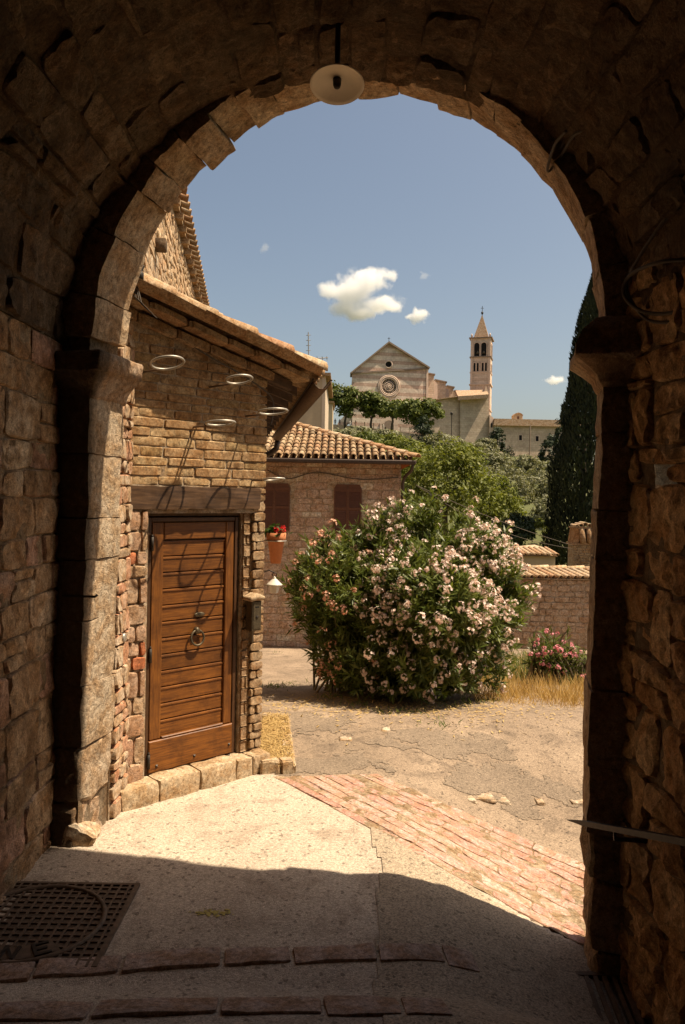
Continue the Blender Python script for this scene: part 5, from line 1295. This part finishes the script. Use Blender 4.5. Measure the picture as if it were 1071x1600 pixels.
for i, (u, v, ru, rv, y, lab) in enumerate([(800, 765, 30, 34, 52, 'grey green olive tree with rounded crown directly right of the yellow green trees'), (838, 770, 32, 36, 54, 'grey green olive tree in the middle of the lower olive row'),
        (872, 768, 28, 34, 53, 'silvery olive tree touching the tall dark cypress'), (855, 805, 28, 30, 47, 'lowest olive tree above the bright green bush'), (822, 735, 26, 24, 70, 'small olive tree below the two thin cypresses'),
        (778, 730, 26, 22, 72, 'olive tree below the round dark shrub at the retaining wall'), (740, 715, 28, 22, 76, 'olive tree just below the retaining wall'), (862, 742, 26, 24, 68, 'olive tree under the dark pines on the right'), (705, 702, 26, 18, 84, 'uppermost olive tree near the street lamp'),
        (765, 755, 26, 26, 60, 'half hidden olive tree behind the yellow green tree'), (760, 700, 18, 14, 95, 'tiny olive tree against the foot of the retaining wall')]):
    hill_tree('olive_tree', lab, 'olive tree', [(u, v, ru, rv), (u - ru * .5, v + rv * .25, ru * .6, rv * .6), (u + ru * .5, v + rv * .2, ru * .6, rv * .65)], y, 3400, .004 * y, 'leaf_olive', 120 + i, 'olive trees on the slope', None, None, .38)
for i, (u, v, ru, rv, y, lab, mt) in enumerate([(535, 682, 26, 11, 90, 'leftmost grassy bush on the bank under the piazza', 'leaf_olive'), (575, 690, 30, 12, 88, 'broad bush on the bank above the hipped roof', 'leaf_plane'), (618, 694, 26, 14, 84, 'bright bush on the bank left of the dark conifer', 'leaf_lime'),
        (600, 682, 24, 9, 100, 'pale bush on the bank right below the church door', 'leaf_olive'), (640, 702, 20, 14, 80, 'green bush at the foot of the dark conifer', 'leaf_lime'), (690, 692, 26, 13, 98, 'bushes on the bank right of the dark conifer', 'leaf_olive'), (560, 676, 22, 8, 104, 'dry bush on the bank just below the parapet', 'leaf_olive')]):
    hill_tree('bush', lab, 'bush', [(u, v, ru, rv), (u + ru * .6, v + 2, ru * .6, rv * .8), (u - ru * .6, v + 1, ru * .6, rv * .8)], y, 2600, .0036 * y, mt, 140 + i, 'bushes on the bank below the piazza')
# the grove goes on to the right, beyond the jamb
Bx = [tb(u, v, 30, 30, y) for u, v, y in [(985, 775, 52), (1030, 785, 50), (1085, 778, 54), (1150, 790, 50), (1000, 740, 72), (1060, 742, 70), (1130, 745, 74), (1210, 770, 60), (960, 715, 92), (1020, 712, 96), (1090, 715, 94), (1160, 718, 90)]]
tag(put('olive_grove', quads_mesh('olive_grove', crown(np.random.default_rng(55), Bx, 16000, 1.1, .26, .4, .45), M['leaf_olive'], (0, 0, 0))), 'grey green olive grove carrying on along the slope behind the right jamb', None, None, 'stuff')
# plane trees along the piazza
for i, (bl, foot, lab) in enumerate([([(519, 618, 15, 17), (510, 628, 12, 14)], 668, 'leftmost flat topped plane tree on the piazza beside the small grey house'), ([(541, 624, 17, 16), (540, 640, 9, 12)], 668, 'second plane tree from the left before the church facade'),
        ([(577, 630, 18, 16), (592, 640, 15, 14), (574, 645, 9, 12)], 670, 'round plane tree in front of the rose window'), ([(608, 642, 13, 12), (618, 638, 10, 8)], 673, 'thin plane tree before the church door'), ([(650, 642, 24, 15), (672, 644, 20, 14), (655, 658, 18, 12)], 690, 'widest plane tree at the right end of the piazza row')]):
    hill_tree('plane_tree', lab, 'plane tree', [(a, b, c_ * 1.18, d_ * 1.12) for a, b, c_, d_ in bl], 168 if i < 4 else 150, 5200, .60, 'leaf_plane', 160 + i, 'plane trees along the piazza', 1.3, foot, .8, .7, .32)
hill_tree('conifer', 'dark layered conifer in front of the widest plane tree', 'conifer', [(662, 665, 9, 16), (663, 682, 20, 13), (662, 695, 14, 12), (660, 672, 15, 9)], 120, 2600, .42, 'leaf_dark', 170, None, None, 706, .35)
hill_tree('conifer', 'dark rounded conifer shrub at the corner of the retaining wall', 'conifer', [(777, 690, 13, 19), (778, 700, 14, 12), (775, 677, 8, 10)], 130, 2600, .40, 'leaf_dark', 171, None, None, 712, .4)
hill_tree('cypress', 'thin young cypress before the convent wall', 'cypress', [(797.5, 712, 2.6, 15)], 125, 500, .3, 'leaf_cyp', 172, None, 1, 730, .4)
hill_tree('cypress', 'shorter thin cypress just left of the other thin one', 'cypress', [(792.5, 714, 2.0, 11)], 126, 400, .3, 'leaf_cyp', 173, None, 1, 728, .4)
hill_tree('conifer', 'dark pine in front of the convent with spreading lower branches', 'conifer', [(858, 708, 15, 22), (850, 722, 14, 12), (864, 690, 9, 14)], 96, 3000, .34, 'leaf_dark', 174, None, None, 742, .4)
hill_tree('conifer', 'taller dark pine between the convent and the great cypress', 'conifer', [(882, 690, 16, 34), (890, 715, 18, 22), (878, 662, 9, 14)], 92, 3400, .34, 'leaf_dark', 175, None, None, 745, .4)
# the great cypress
yc2 = 30.0; cb = at(905, 885, yc2); t = thing('cypress', 'tall dense dark cypress rising beside the right jamb above the chimney', 'cypress', cb)
R = np.random.default_rng(9); n = 30000; hgt = at(945, 408, yc2).z - cb.z
k = R.random(n) ** .9; prof = np.interp(k, [0, .05, .2, .45, .7, .85, .95, 1], [.80, 1.0, 1.02, .88, .62, .40, .20, .02]) * 1.18
cxs = np.interp(k, [0, .3, .6, 1], [at(905, 800, yc2).x, at(910, 700, yc2).x, at(922, 580, yc2).x, at(936, 420, yc2).x])
an = R.uniform(0, 2 * pi, n); zz_ = cb.z + k * hgt
lob = np.array([mnoise.noise(Vector((cos(a) * 1.7, sin(a) * 1.7, z * .75))) for a, z in zip(an, zz_)])
rad = prof * (1 + .38 * lob) * (1 - .30 * R.random(n) ** 2)
c = np.stack([cxs + np.cos(an) * rad, yc2 + np.sin(an) * rad, zz_], 1); od = np.stack([np.cos(an), np.sin(an), np.full(n, .2)], 1)
put('crown', quads_mesh('crown', leaf_quads(c, od * .45 + np.array([0, 0, 1.]) + R.normal(size=(n, 3)) * .25, od + R.normal(size=(n, 3)) * .5, R.uniform(.12, .30, n), R.uniform(.05, .10, n)), M['leaf_cyp'], cb), t)
MB().tube([Vector((cb.x, yc2, cb.z - 2.5)), Vector((cb.x + .2, yc2, cb.z + hgt * .8))], .2, 7, True, .05).build('trunk', M['bark'], t, True)

# ================================================================== CHURCH, TOWER, CONVENT
def striped(name, a, b, period, duty, z0):
    t = NT(name); co = coords(t); sx = t.N('ShaderNodeSeparateXYZ'); t.L(co, sx.inputs[0])
    f = t.math('FRACT', t.math('DIVIDE', t.math('ADD', sx.outputs[2], z0), period))
    c = t.mix(t.math('LESS_THAN', f, duty), a, b)
    n1 = t.noise(co, .35, 6, .7); n2 = t.noise(co, 2.2, 5, .7)
    br = t.N('ShaderNodeTexBrick'); br.inputs['Scale'].default_value = 1.0; br.inputs['Brick Width'].default_value = 1.1; br.inputs['Row Height'].default_value = .55; br.inputs['Mortar Size'].default_value = .03
    br.inputs['Color1'].default_value = (1, 1, 1, 1); br.inputs['Color2'].default_value = (.86, .84, .82, 1); br.inputs['Mortar'].default_value = (.75, .7, .65, 1)
    cb_ = t.N('ShaderNodeCombineXYZ'); t.L(t.math('ADD', sx.outputs[0], sx.outputs[1]), cb_.inputs[0]); t.L(sx.outputs[2], cb_.inputs[1]); t.L(cb_.outputs[0], br.inputs['Vector'])
    c = t.mix(1.0, c, br.outputs[0], 'MULTIPLY')
    c = t.mix(1.0, c, t.ramp(n1, [(.35, .78), (.65, 1.12)]), 'MULTIPLY'); c = t.mix(1.0, c, t.ramp(n2, [(.3, .82), (.7, 1.15)]), 'MULTIPLY')
    t.bsdf(c, .92, 0, n2, .4, .1, .15); return t.m
M['ch_stripe'] = striped('striped_church_stone', (.74, .61, .49), (.57, .40, .31), 2.05, .45, .3)
M['ch_plain'] = striped('pale_church_stone', (.60, .47, .35), (.57, .44, .33), 1.7, .5, 0)
M['ch_tower'] = striped('tower_stone', (.70, .55, .43), (.64, .49, .38), 2.4, .4, 0)
M['ch_wall'] = striped('retaining_wall_stone', (.54, .44, .33), (.51, .41, .31), 1.9, .5, 0)
M['ch_trim'] = plain('church_trim', (.64, .48, .37), .9, 0, .15, 1, .2); M['ch_trim_d'] = plain('church_dark_trim', (.26, .19, .14), .9, 0, .2, 1, .2)
M['ch_roof'] = stone_mat('church_roof_tile', [(.40, .28, .19), (.46, .34, .24), (.42, .27, .17)], .5, .8, .1, .2)
def uvp(mb, poly, y, depth, front=0.0):
    P = [at(u, v, y + (u - 608) * .038) - Vector((0, front, 0)) for u, v in poly]; n = len(P)
    Q = [p + Vector((0, depth + front, 0)) for p in P]
    return mb.add(P + Q, [tuple(range(n)), tuple(range(2 * n - 1, n - 1, -1))] + [(i, n + i, n + (i + 1) % n, (i + 1) % n) for i in range(n)])
YC = 200.0
chu = thing('church', 'pink and white striped gabled church with rose window on the hill', 'church', at(608, 690, YC))
fac = uvp(MB(), [(550.5, 702), (550.5, 582), (608, 536), (669, 575), (668, 702)], YC, 5).build('facade', M['ch_stripe'], chu)
uvp(MB(), [(547.5, 583), (608, 534), (608, 537), (549, 584.5)], YC, 6, .9).build('gable_coping', M['ch_trim_d'], chu)
uvp(MB(), [(608, 534), (672, 574.5), (671, 576.5), (608, 537)], YC, 6, .9).build('gable_coping', M['ch_trim_d'], chu)
uvp(MB(), [(551, 582), (669, 574.5), (669, 577), (551, 584.5)], YC, 0, .35).build('cornice', M['ch_trim_d'], fac)
uvp(MB(), [(550, 628), (668, 625), (668, 628), (550, 631)], YC, 0, .35).build('cornice', M['ch_trim'], fac)
uvp(MB(), [(665.5, 700), (666.5, 577), (669.5, 577), (669, 700)], YC, 3, .25).build('corner_pilaster', M['ch_trim'], chu)
def disc(mb, u, v, r, y, d, n=28, vs=1.0):
    c = at(u, v, y); R_ = r / F * y
    P = [c + Vector((R_ * cos(2 * pi * i / n), .22 * R_ * cos(2 * pi * i / n) - d, R_ * vs * sin(2 * pi * i / n))) for i in range(n)]
    return mb.add(P, [tuple(range(n))])
oc = disc(MB(), 607.5, 569.5, 5, YC, .05).build('oculus', M['black'], chu)
MB().ring(at(607.5, 569.5, YC) - Vector((0, .12, 0)), (0, 1, 0), 5.4 / F * YC, .17, 28, 6).build('oculus_rim', M['ch_trim'], oc, True)
rose = disc(MB(), 608, 604, 12, YC, .05, 40).build('rose_window', M['black'], chu); rc = at(608, 604, YC); px_ = YC / F
for R_, w_, d_ in ((17, .22, .12), (14.8, .18, .22), (12.6, .18, .16)): MB().ring(rc - Vector((0, d_, 0)), (-.22, 1, 0), R_ * px_, w_, 48, 6).build('rose_moulding', M['ch_trim'], rose, True)
for R_, w_ in ((7.0, .10), (4.2, .11), (1.6, .2)): MB().ring(rc - Vector((0, .12, 0)), (-.22, 1, 0), R_ * px_, w_, 32, 6).build('tracery_ring', M['ch_trim'], rose, True)
for k in range(26):
    a = 2 * pi * k / 26; d = Vector((cos(a), .22 * cos(a), sin(a))); MB().tube([rc - Vector((0, .12, 0)) + d * (7 if k % 2 else 7) * px_, rc - Vector((0, .12, 0)) + d * 12 * px_], .05, 4).build('spoke', M['ch_trim'], rose)
for k in range(13):
    a = 2 * pi * k / 13; d = Vector((cos(a), .22 * cos(a), sin(a))); MB().tube([rc - Vector((0, .12, 0)) + d * 1.6 * px_, rc - Vector((0, .12, 0)) + d * 7 * px_], .06, 4).build('spoke', M['ch_trim'], rose)
dr_ = uvp(MB(), [(601.5, 702), (601.5, 664), (614.5, 664), (614.5, 702)], YC, 0, .06).build('door', M['black'], chu)
mb = MB(); g = []
for r in (7.5, 14.5):
    for k in range(13): a = pi * k / 12; g.append(at(608, 664, YC) + Vector((r * px_ * cos(a), .22 * r * px_ * cos(a) - .25, r * px_ * sin(a))))
mb.add(g, [(k, k + 1, 13 + k + 1, 13 + k) for k in range(12)]).build('portal_arch', M['ch_trim'], dr_)
disc(MB(), 608, 664, 6.8, YC, .22).build('lunette', M['ch_trim_d'], dr_)
for u0, u1 in ((594, 600.5), (615.5, 622)): uvp(MB(), [(u0, 702), (u0, 664), (u1, 664), (u1, 702)], YC, 0, .24).build('portal_jamb', M['ch_trim'], dr_)
tp = at(608, 534, YC); MB().tube([tp, tp + Vector((0, 0, 1.2))], .07, 5).tube([tp + Vector((-.35, 0, .85)), tp + Vector((.35, 0, .85))], .06, 5).build('gable_cross', M['iron'], chu)
# buttress arch on the left flank
g = []
mb = MB(); N = 10
o_ = [(522, 702), (524, 672)] + [(524 + 26 * k / N, 668 - 22 * sin(pi / 2 * k / N)) for k in range(N + 1)] + [(551, 640), (551, 702)]
uvp(MB(), [(521, 702), (521, 676), (530, 658), (540, 648), (551, 642), (551, 656), (543, 662), (536, 672), (533, 684), (532, 702)], YC + 1, 4).build('flying_buttress', M['ch_stripe'], chu)
# nave flank stepping back
for (u0, u1, v0, v1, y) in [(669, 678.5, 584, 586, 205), (680.5, 697, 594, 598, 213), (699, 709, 603.5, 606, 220), (711, 736, 611, 614, 228)]:
    uvp(MB(), [(u0, 660), (u0, v0), (u1, v1), (u1, 660)], y, 6).build('nave_bay', M['ch_plain'], chu)
    uvp(MB(), [(u0 - .6, v0 + .4), (u0 - .6, v0 - 1.6), (u1 + 1.6, v1 - 1.6), (u1 + 1.6, v1 + .4)], y, 6, .5).build('bay_cap', M['ch_trim_d'], chu)
for (u0, u1, v0, v1, y) in [(678.5, 684, 594, 600, 208), (697, 702, 606, 609, 216)]:
    uvp(MB(), [(u0, 660), (u0, v0), (u1, v1), (u1, 660)], y, 10).build('buttress', M['ch_trim'], chu)
uvp(MB(), [(551, 660), (551, 582), (608, 537), (668, 576), (668, 660)], YC + 5, 42).build('nave', M['ch_plain'], chu)
rw_ = thing('retaining_wall', 'high plain stone retaining wall below the church flank', 'wall', at(715, 690, 192))
uvp(MB(), [(668.5, 715), (668.5, 627.5), (719, 620.5), (719, 715)], 192.4, 6).build('wall_panel', M['ch_plain'], rw_)
uvp(MB(), [(719.4, 722), (719.4, 620.5), (763.5, 617.5), (767, 722)], 191.6, 8).build('wall_panel', M['ch_wall'], rw_)
uvp(MB(), [(668.5, 627.3), (668.5, 626), (719, 619), (764, 616), (764, 617.3), (719, 620.3)], 192.4, 6, 1.2).build('tile_coping', M['ch_roof'], rw_)
ap = thing('chapel_roof', 'small tiled chapel roof with gable end at the foot of the bell tower', 'roof', at(735, 615, 196))
mb = MB(); P = [at(716, 619, 194), at(764, 616, 194), at(760, 609, 205), at(712, 610, 205)]; mb.add(P + [p - Vector((0, 0, 1)) for p in P], [(0, 1, 2, 3), (4, 7, 6, 5), (0, 4, 5, 1), (1, 5, 6, 2), (2, 6, 7, 3), (3, 7, 4, 0)]).build('roof_slope', M['ch_roof'], ap)
uvp(MB(), [(756, 617), (759.5, 602), (764.5, 616)], 195, 3).build('gable_end', M['ch_plain'], ap)
# bell tower
TAx, TBx = at(733.2, 690, 215.0), at(764.5, 690, 213.5); tw = Vector((TBx.x - TAx.x, TBx.y - TAx.y, 0)); TW = tw.length; tw.normalize(); twn = Vector((tw.y, -tw.x, 0))
ft = frame((TAx.x, TAx.y, 0), tw, twn); zt_ = lambda v: at(749, v, 214).z
tow = thing('bell_tower', 'slender bell tower with pointed spire to the right of the church facade', 'bell tower', TAx)
shaft = MB().fbox(ft, 0, TW, -TW, 0, zt_(705), zt_(527)).build('shaft', M['ch_tower'], tow)
for v, p_ in ((527, .45), (557, .25), (581, .15), (600, .28), (640, .2)): MB().fbox(ft, -p_, TW + p_, -TW - p_, p_, zt_(v + 1.2), zt_(v - .4)).build('string_course', M['ch_trim_d'] if v < 560 else M['ch_trim'], shaft)
for a in (0.02, TW * .30, TW * .68, TW - .5): MB().fbox(ft, a, a + .48, 0, .10, zt_(704), zt_(602)).build('pilaster', M['ch_trim'], shaft)
for a in (0.02, TW - .62): MB().fbox(ft, a, a + .6, 0, .12, zt_(599.5), zt_(528)).build('pilaster', M['ch_trim'], shaft)
fside = frame((TBx.x, TBx.y, 0), -twn, tw)
def arched(fr_, a, w, z0, z1, par, name='belfry_arch'):
    n = 8; pts = [(a - w / 2, z0), (a + w / 2, z0)] + [(a + w / 2 * cos(pi * k / n), z1 - w / 2 + w / 2 * sin(pi * k / n)) for k in range(n + 1)]
    o = MB().prism(pts, fr_, -.3, .03).build(name, M['black'], par)
    rim = [fr_(a + (w / 2 + .1) * cos(pi * k / n), .06, z1 - w / 2 + (w / 2 + .1) * sin(pi * k / n)) for k in range(n + 1)]
    MB().tube([fr_(a + w / 2 + .1, .06, z0)] + rim + [fr_(a - w / 2 - .1, .06, z0)], .10, 5).build('arch_rim', M['ch_trim'], o); return o
for a in (.31, .66): arched(ft, TW * a, TW * .26, zt_(556), zt_(535), shaft)
for a in (.36, .66): MB().lathe([(.42, 0), (.34, .2), (.22, .55), (.12, .7)], Matrix.Translation(ft(TW * a, .1, zt_(552))), 10).build('bell', M['iron_dull'], tow, True)
for a in (.21, .37, .62, .78): arched(ft, TW * a, TW * .10, zt_(579.5), zt_(566.5), shaft, 'small_arch')
for a in (.33, .67): arched(fside, TW * a, TW * .24, zt_(556), zt_(535), shaft)
for a in (.3, .5, .7): arched(fside, TW * a, TW * .12, zt_(579), zt_(567), shaft, 'small_arch')
zb_, za_ = zt_(526), zt_(487); m_ = .7; q_ = [ft(m_, -m_, zb_), ft(TW - m_, -m_, zb_), ft(TW - m_, -TW + m_, zb_), ft(m_, -TW + m_, zb_)]; apx = ft(TW / 2, -TW / 2, za_)
MB().add(q_ + [apx], [(0, 1, 4), (1, 2, 4), (2, 3, 4), (3, 0, 4), (3, 2, 1, 0)]).build('spire', M['ch_roof'], tow)
MB().lathe([(.05, -.2), (.28, .1), (.36, .35), (.28, .6), (.06, .8)], Matrix.Translation(apx), 10).build('finial_ball', M['iron'], tow, True)
MB().tube([apx + Vector((0, 0, .6)), apx + Vector((0, 0, 2.3))], .08, 5).tube([apx + Vector((-.45, 0, 1.7)), apx + Vector((.45, 0, 1.7))], .07, 5).build('cross', M['iron'], tow)
for a, d in ((.25, -.25), (TW - .25, -.25), (TW - .25, -TW + .25), (.25, -TW + .25)): MB().lathe([(.25, 0), (.25, .5), (.32, .55), (.2, .9), (.05, 1.2)], Matrix.Translation(ft(a, d, zt_(527) + .02)), 8).build('pinnacle', M['ch_trim'], tow, True)
# convent range
YV = 190.0
cv = thing('convent', 'long plain convent building with low tiled roof right of the bell tower', 'building', at(825, 730, YV))
cw = uvp(MB(), [(772, 745), (772, 664.5), (925, 667.5), (925, 745)], YV, 14).build('wall', M['ch_plain'], cv)
uvp(MB(), [(770.5, 665), (772, 654.5), (925, 658), (926, 668)], YV, 16, 1.0).build('roof', M['ch_roof'], cv)
uvp(MB(), [(764, 745), (765.5, 648), (771.8, 653), (771.8, 745)], YV + .5, 14).build('end_block', M['ch_trim'], cv)
for i, (u, v) in enumerate([(768.5, 664), (768.5, 684)]): uvp(MB(), [(u - 1, v + 4), (u - 1, v - 3), (u + 1, v - 3), (u + 1, v + 4)], YV + .5, 0, .06).build('window', M['black'], cv)
for (u, v) in [(813.5, 684), (839.5, 685.5), (876, 687), (905, 688)]:
    w_ = uvp(MB(), [(u - 2.3, v + 4), (u - 2.3, v - 4), (u + 2.3, v - 4), (u + 2.3, v + 4)], YV, 0, .05).build('window', M['black'], cv)
    mb = MB()
    for q in ([(u - 3.1, v + 4.8), (u - 3.1, v - 4.8), (u - 2.3, v - 4.8), (u - 2.3, v + 4.8)], [(u + 2.3, v + 4.8), (u + 2.3, v - 4.8), (u + 3.1, v - 4.8), (u + 3.1, v + 4.8)], [(u - 2.3, v - 4), (u - 2.3, v - 4.8), (u + 2.3, v - 4.8), (u + 2.3, v - 4)], [(u - 2.3, v + 4.8), (u - 2.3, v + 4), (u + 2.3, v + 4), (u + 2.3, v + 4.8)]): uvp(mb, q, YV, 0, .14)
    mb.build('window_frame', M['ch_trim'], w_)
MB().tube([at(828.5, 665, YV) - Vector((0, .2, 0)), at(827, 728, YV) - Vector((0, .2, 0))], .16, 6).build('downpipe', M['ch_trim_d'], cv)
uvp(MB(), [(803.5, 658), (803.5, 648.5), (806, 646.8), (810, 645.8), (814, 646.8), (817, 648.5), (817, 658)], YV + 4, 3).build('cupola', M['plaster'], cv)
uvp(MB(), [(802.8, 649), (806, 645.8), (810, 644.6), (814, 645.8), (817.8, 649), (814, 646.9), (810, 645.9), (806, 646.9)], YV + 4, 3, .4).build('cupola_roof', M['ch_roof'], cv)
uvp(MB(), [(808.6, 656), (808.6, 650.5), (811.4, 650.5), (811.4, 656)], YV + 4, 0, .06).build('window', M['shutter'], cv)

# piazza parapet, posts, lamp and visitors
pp = thing('parapet', 'low stone parapet edging the piazza above the green bank', 'parapet', at(600, 675, 170))
mb = MB(); pr_ = [(505, 666), (560, 671), (620, 678), (700, 690)]
for (a, b) in zip(pr_, pr_[1:]):
    P = [at(a[0], a[1], 172), at(b[0], b[1], 172), at(b[0], b[1] - 4.5, 172), at(a[0], a[1] - 4.5, 172)]; D = Vector((0, .5, 0)); P[0].z -= 1.5; P[1].z -= 1.5
    mb.add(P + [p + D for p in P], [(0, 1, 2, 3), (7, 6, 5, 4), (3, 2, 6, 7), (0, 4, 5, 1)])
mb.build('wall', M['ch_wall'], pp)
for i, u in enumerate((556, 570, 584, 598, 612, 626, 640)):
    p = at(u, pl(u, pr_) - 4.3, 171.8); mb = MB().box(p + Vector((0, .1, .55)), (.22, .22, 1.1)).box(p + Vector((0, .1, 1.16)), (.3, .3, .1)); mb.build('post', M['ch_trim'], pp)
p = at(706, 684, 178); t = thing('street_lamp', 'single street lamp post standing in front of the retaining wall', 'street lamp', p)
MB().tube([p - Vector((0, 0, 3)), at(706, 648, 178)], .09, 6).build('post', M['iron'], t); MB().lathe([(.05, -.3), (.3, -.1), (.34, .3), (.1, .5)], Matrix.Translation(at(706, 647, 178)), 8).build('lamp_head', M['iron'], t)
def person(u, v, y, shirt, label, seed):
    p = at(u, v, y); rnd = random.Random(seed); t = thing('person', label, 'person', p, None); s = 1.7
    V = [(0, 0, .52), (0, 0, .62), (0, 0, .80), (0, 0, .86), (0, -.01, .94), (-.055, 0, .5), (-.06, -.02, .27), (-.06, 0, .02), (.055, 0, .5), (.06, .03, .27), (.065, .05, .02), (-.11, 0, .80), (-.14, .01, .62), (-.13, -.04, .47), (.11, 0, .80), (.14, 0, .62), (.13, -.05, .47), (-.06, -.06, .0), (.065, -.01, .0)]
    E = [(0, 1), (1, 2), (2, 3), (3, 4), (0, 5), (5, 6), (6, 7), (0, 8), (8, 9), (9, 10), (2, 11), (11, 12), (12, 13), (2, 14), (14, 15), (15, 16), (7, 17), (10, 18)]
    rad = [.085, .08, .09, .035, .058, .055, .04, .03, .055, .04, .03, .035, .027, .02, .035, .027, .02, .025, .025]
    me = bpy.data.meshes.new('body'); me.from_pydata([(x * s, yy * s, z * s) for x, yy, z in V], E, [])
    o = bpy.data.objects.new('body', me); COL.objects.link(o); o.parent = t; me.materials.append(shirt)
    md = o.modifiers.new('skin', 'SKIN'); o.modifiers.new('sub', 'SUBSURF').levels = 1
    for i, r in enumerate(rad): me.skin_vertices[0].data[i].radius = (r * s, r * s * .8)
    me.skin_vertices[0].data[0].use_root = True
    MB().lathe([(.09, 0), (.10, .06), (.08, .12), (.02, .15)], Matrix.Translation(p + Vector((0, .02, s * .93))), 8).build('hair', M['bark'], t, True)
cl = [plain('white_clothes', (.6, .56, .5), .9), plain('dark_clothes', (.06, .06, .08), .9), plain('red_clothes', (.3, .1, .08), .9)]
for i, (u, k, lab) in enumerate([(524, 1, 'dark clothed visitor farthest left on the piazza behind the parapet'), (531, 1, 'dark clothed visitor second from the left near the piazza parapet'), (547, 0, 'visitor in white standing by the second plane tree'), (556, 2, 'visitor in dull red beside the one in white'), (599, 0, 'visitor in white before the church door')]):
    person(u, pl(u, pr_) - 2.0, 173.5, cl[k], lab, i)

# ================================================================== CLOUDS
def cloud(name, label, u, v, y, blobs, dens):
    """real lumpy volume of droplets: blobs in pixels round (u, v)"""
    o_ = at(u, v, y); k = y / F
    t = NT(name + '_vapour'); co = coords(t)
    n1 = t.noise(co, .03 * 1500 / y, 9, .66); nn = t.N('ShaderNodeTexNoise'); nn.inputs['Scale'].default_value = .022 * 1500 / y; nn.inputs['Detail'].default_value = 6; nn.inputs['Roughness'].default_value = .65; t.L(co, nn.inputs['Vector'])
    w = t.N('ShaderNodeVectorMath', operation='MULTIPLY_ADD'); t.L(nn.outputs['Color'], w.inputs[0]); w.inputs[1].default_value = (44 * y / 1500,) * 3; 
    sub = t.N('ShaderNodeVectorMath', operation='SUBTRACT'); t.L(co, sub.inputs[0]); sub.inputs[1].default_value = (22 * y / 1500,) * 3; t.L(sub.outputs[0], w.inputs[2])
    tot = None; mb = MB(); lo = [1e9] * 3; hi = [-1e9] * 3
    for (du, dv, ru, rv) in blobs:
        c = (du * k, 0, -dv * k); r = (ru * k, max(ru, rv) * k * .9, rv * k)
        s1 = t.N('ShaderNodeVectorMath', operation='SUBTRACT'); t.L(w.outputs[0], s1.inputs[0]); s1.inputs[1].default_value = c
        s2 = t.N('ShaderNodeVectorMath', operation='DIVIDE'); t.L(s1.outputs[0], s2.inputs[0]); s2.inputs[1].default_value = r
        s3 = t.N('ShaderNodeVectorMath', operation='LENGTH'); t.L(s2.outputs[0], s3.inputs[0])
        f = t.math('SUBTRACT', 1.0, s3.outputs['Value'])
        tot = f if tot is None else t.math('MAXIMUM', tot, f)
        for a in range(3): lo[a] = min(lo[a], c[a] - r[a] * 1.35); hi[a] = max(hi[a], c[a] + r[a] * 1.35)
    d = t.math('ADD', tot, t.math('MULTIPLY', t.math('SUBTRACT', n1, .54), 2.0))
    d = t.math('MULTIPLY', t.math('MULTIPLY', d, 1.8, None, True), dens)
    vp = t.N('ShaderNodeVolumeScatter'); vp.inputs['Color'].default_value = (1, 1, 1, 1); vp.inputs['Anisotropy'].default_value = .0; t.L(d, vp.inputs['Density'])
    t.L(vp.outputs[0], t.out.inputs['Volume'])
    mb.box(((lo[0] + hi[0]) / 2, (lo[1] + hi[1]) / 2, (lo[2] + hi[2]) / 2), (hi[0] - lo[0], hi[1] - lo[1], hi[2] - lo[2]))
    ob_ = mb.build(name, t.m); ob_.location = o_; return tag(ob_, label, 'cloud')
cloud('cloud', 'largest bright white cumulus cloud above the church', 570, 455, 1500, [(5, -18, 36, 22), (-20, 0, 40, 25), (-30, 25, 30, 18), (35, -28, 18, 12), (25, 20, 40, 12), (-50, 0, 25, 12), (45, 24, 22, 9), (-8, 34, 30, 12)], .075)
cloud('cloud', 'small white cloud puff just right of the largest cloud', 654, 493, 1500, [(0, 0, 17, 11), (8, -3, 11, 9), (-12, 5, 9, 5)], .12)
cloud('cloud', 'tiny flat cloud low on the right beside the cypress', 868, 595, 1500, [(0, 0, 18, 6), (4, -1, 9, 5)], .12)
cloud('cloud', 'faint wisp of cloud high on the left', 416, 386, 1500, [(0, 0, 7, 8), (-4, 5, 4, 4)], .03)
cloud('cloud', 'faint wisp of cloud above and right of the largest cloud', 664, 431, 1500, [(0, 0, 9, 5), (-8, -2, 5, 3)], .03)
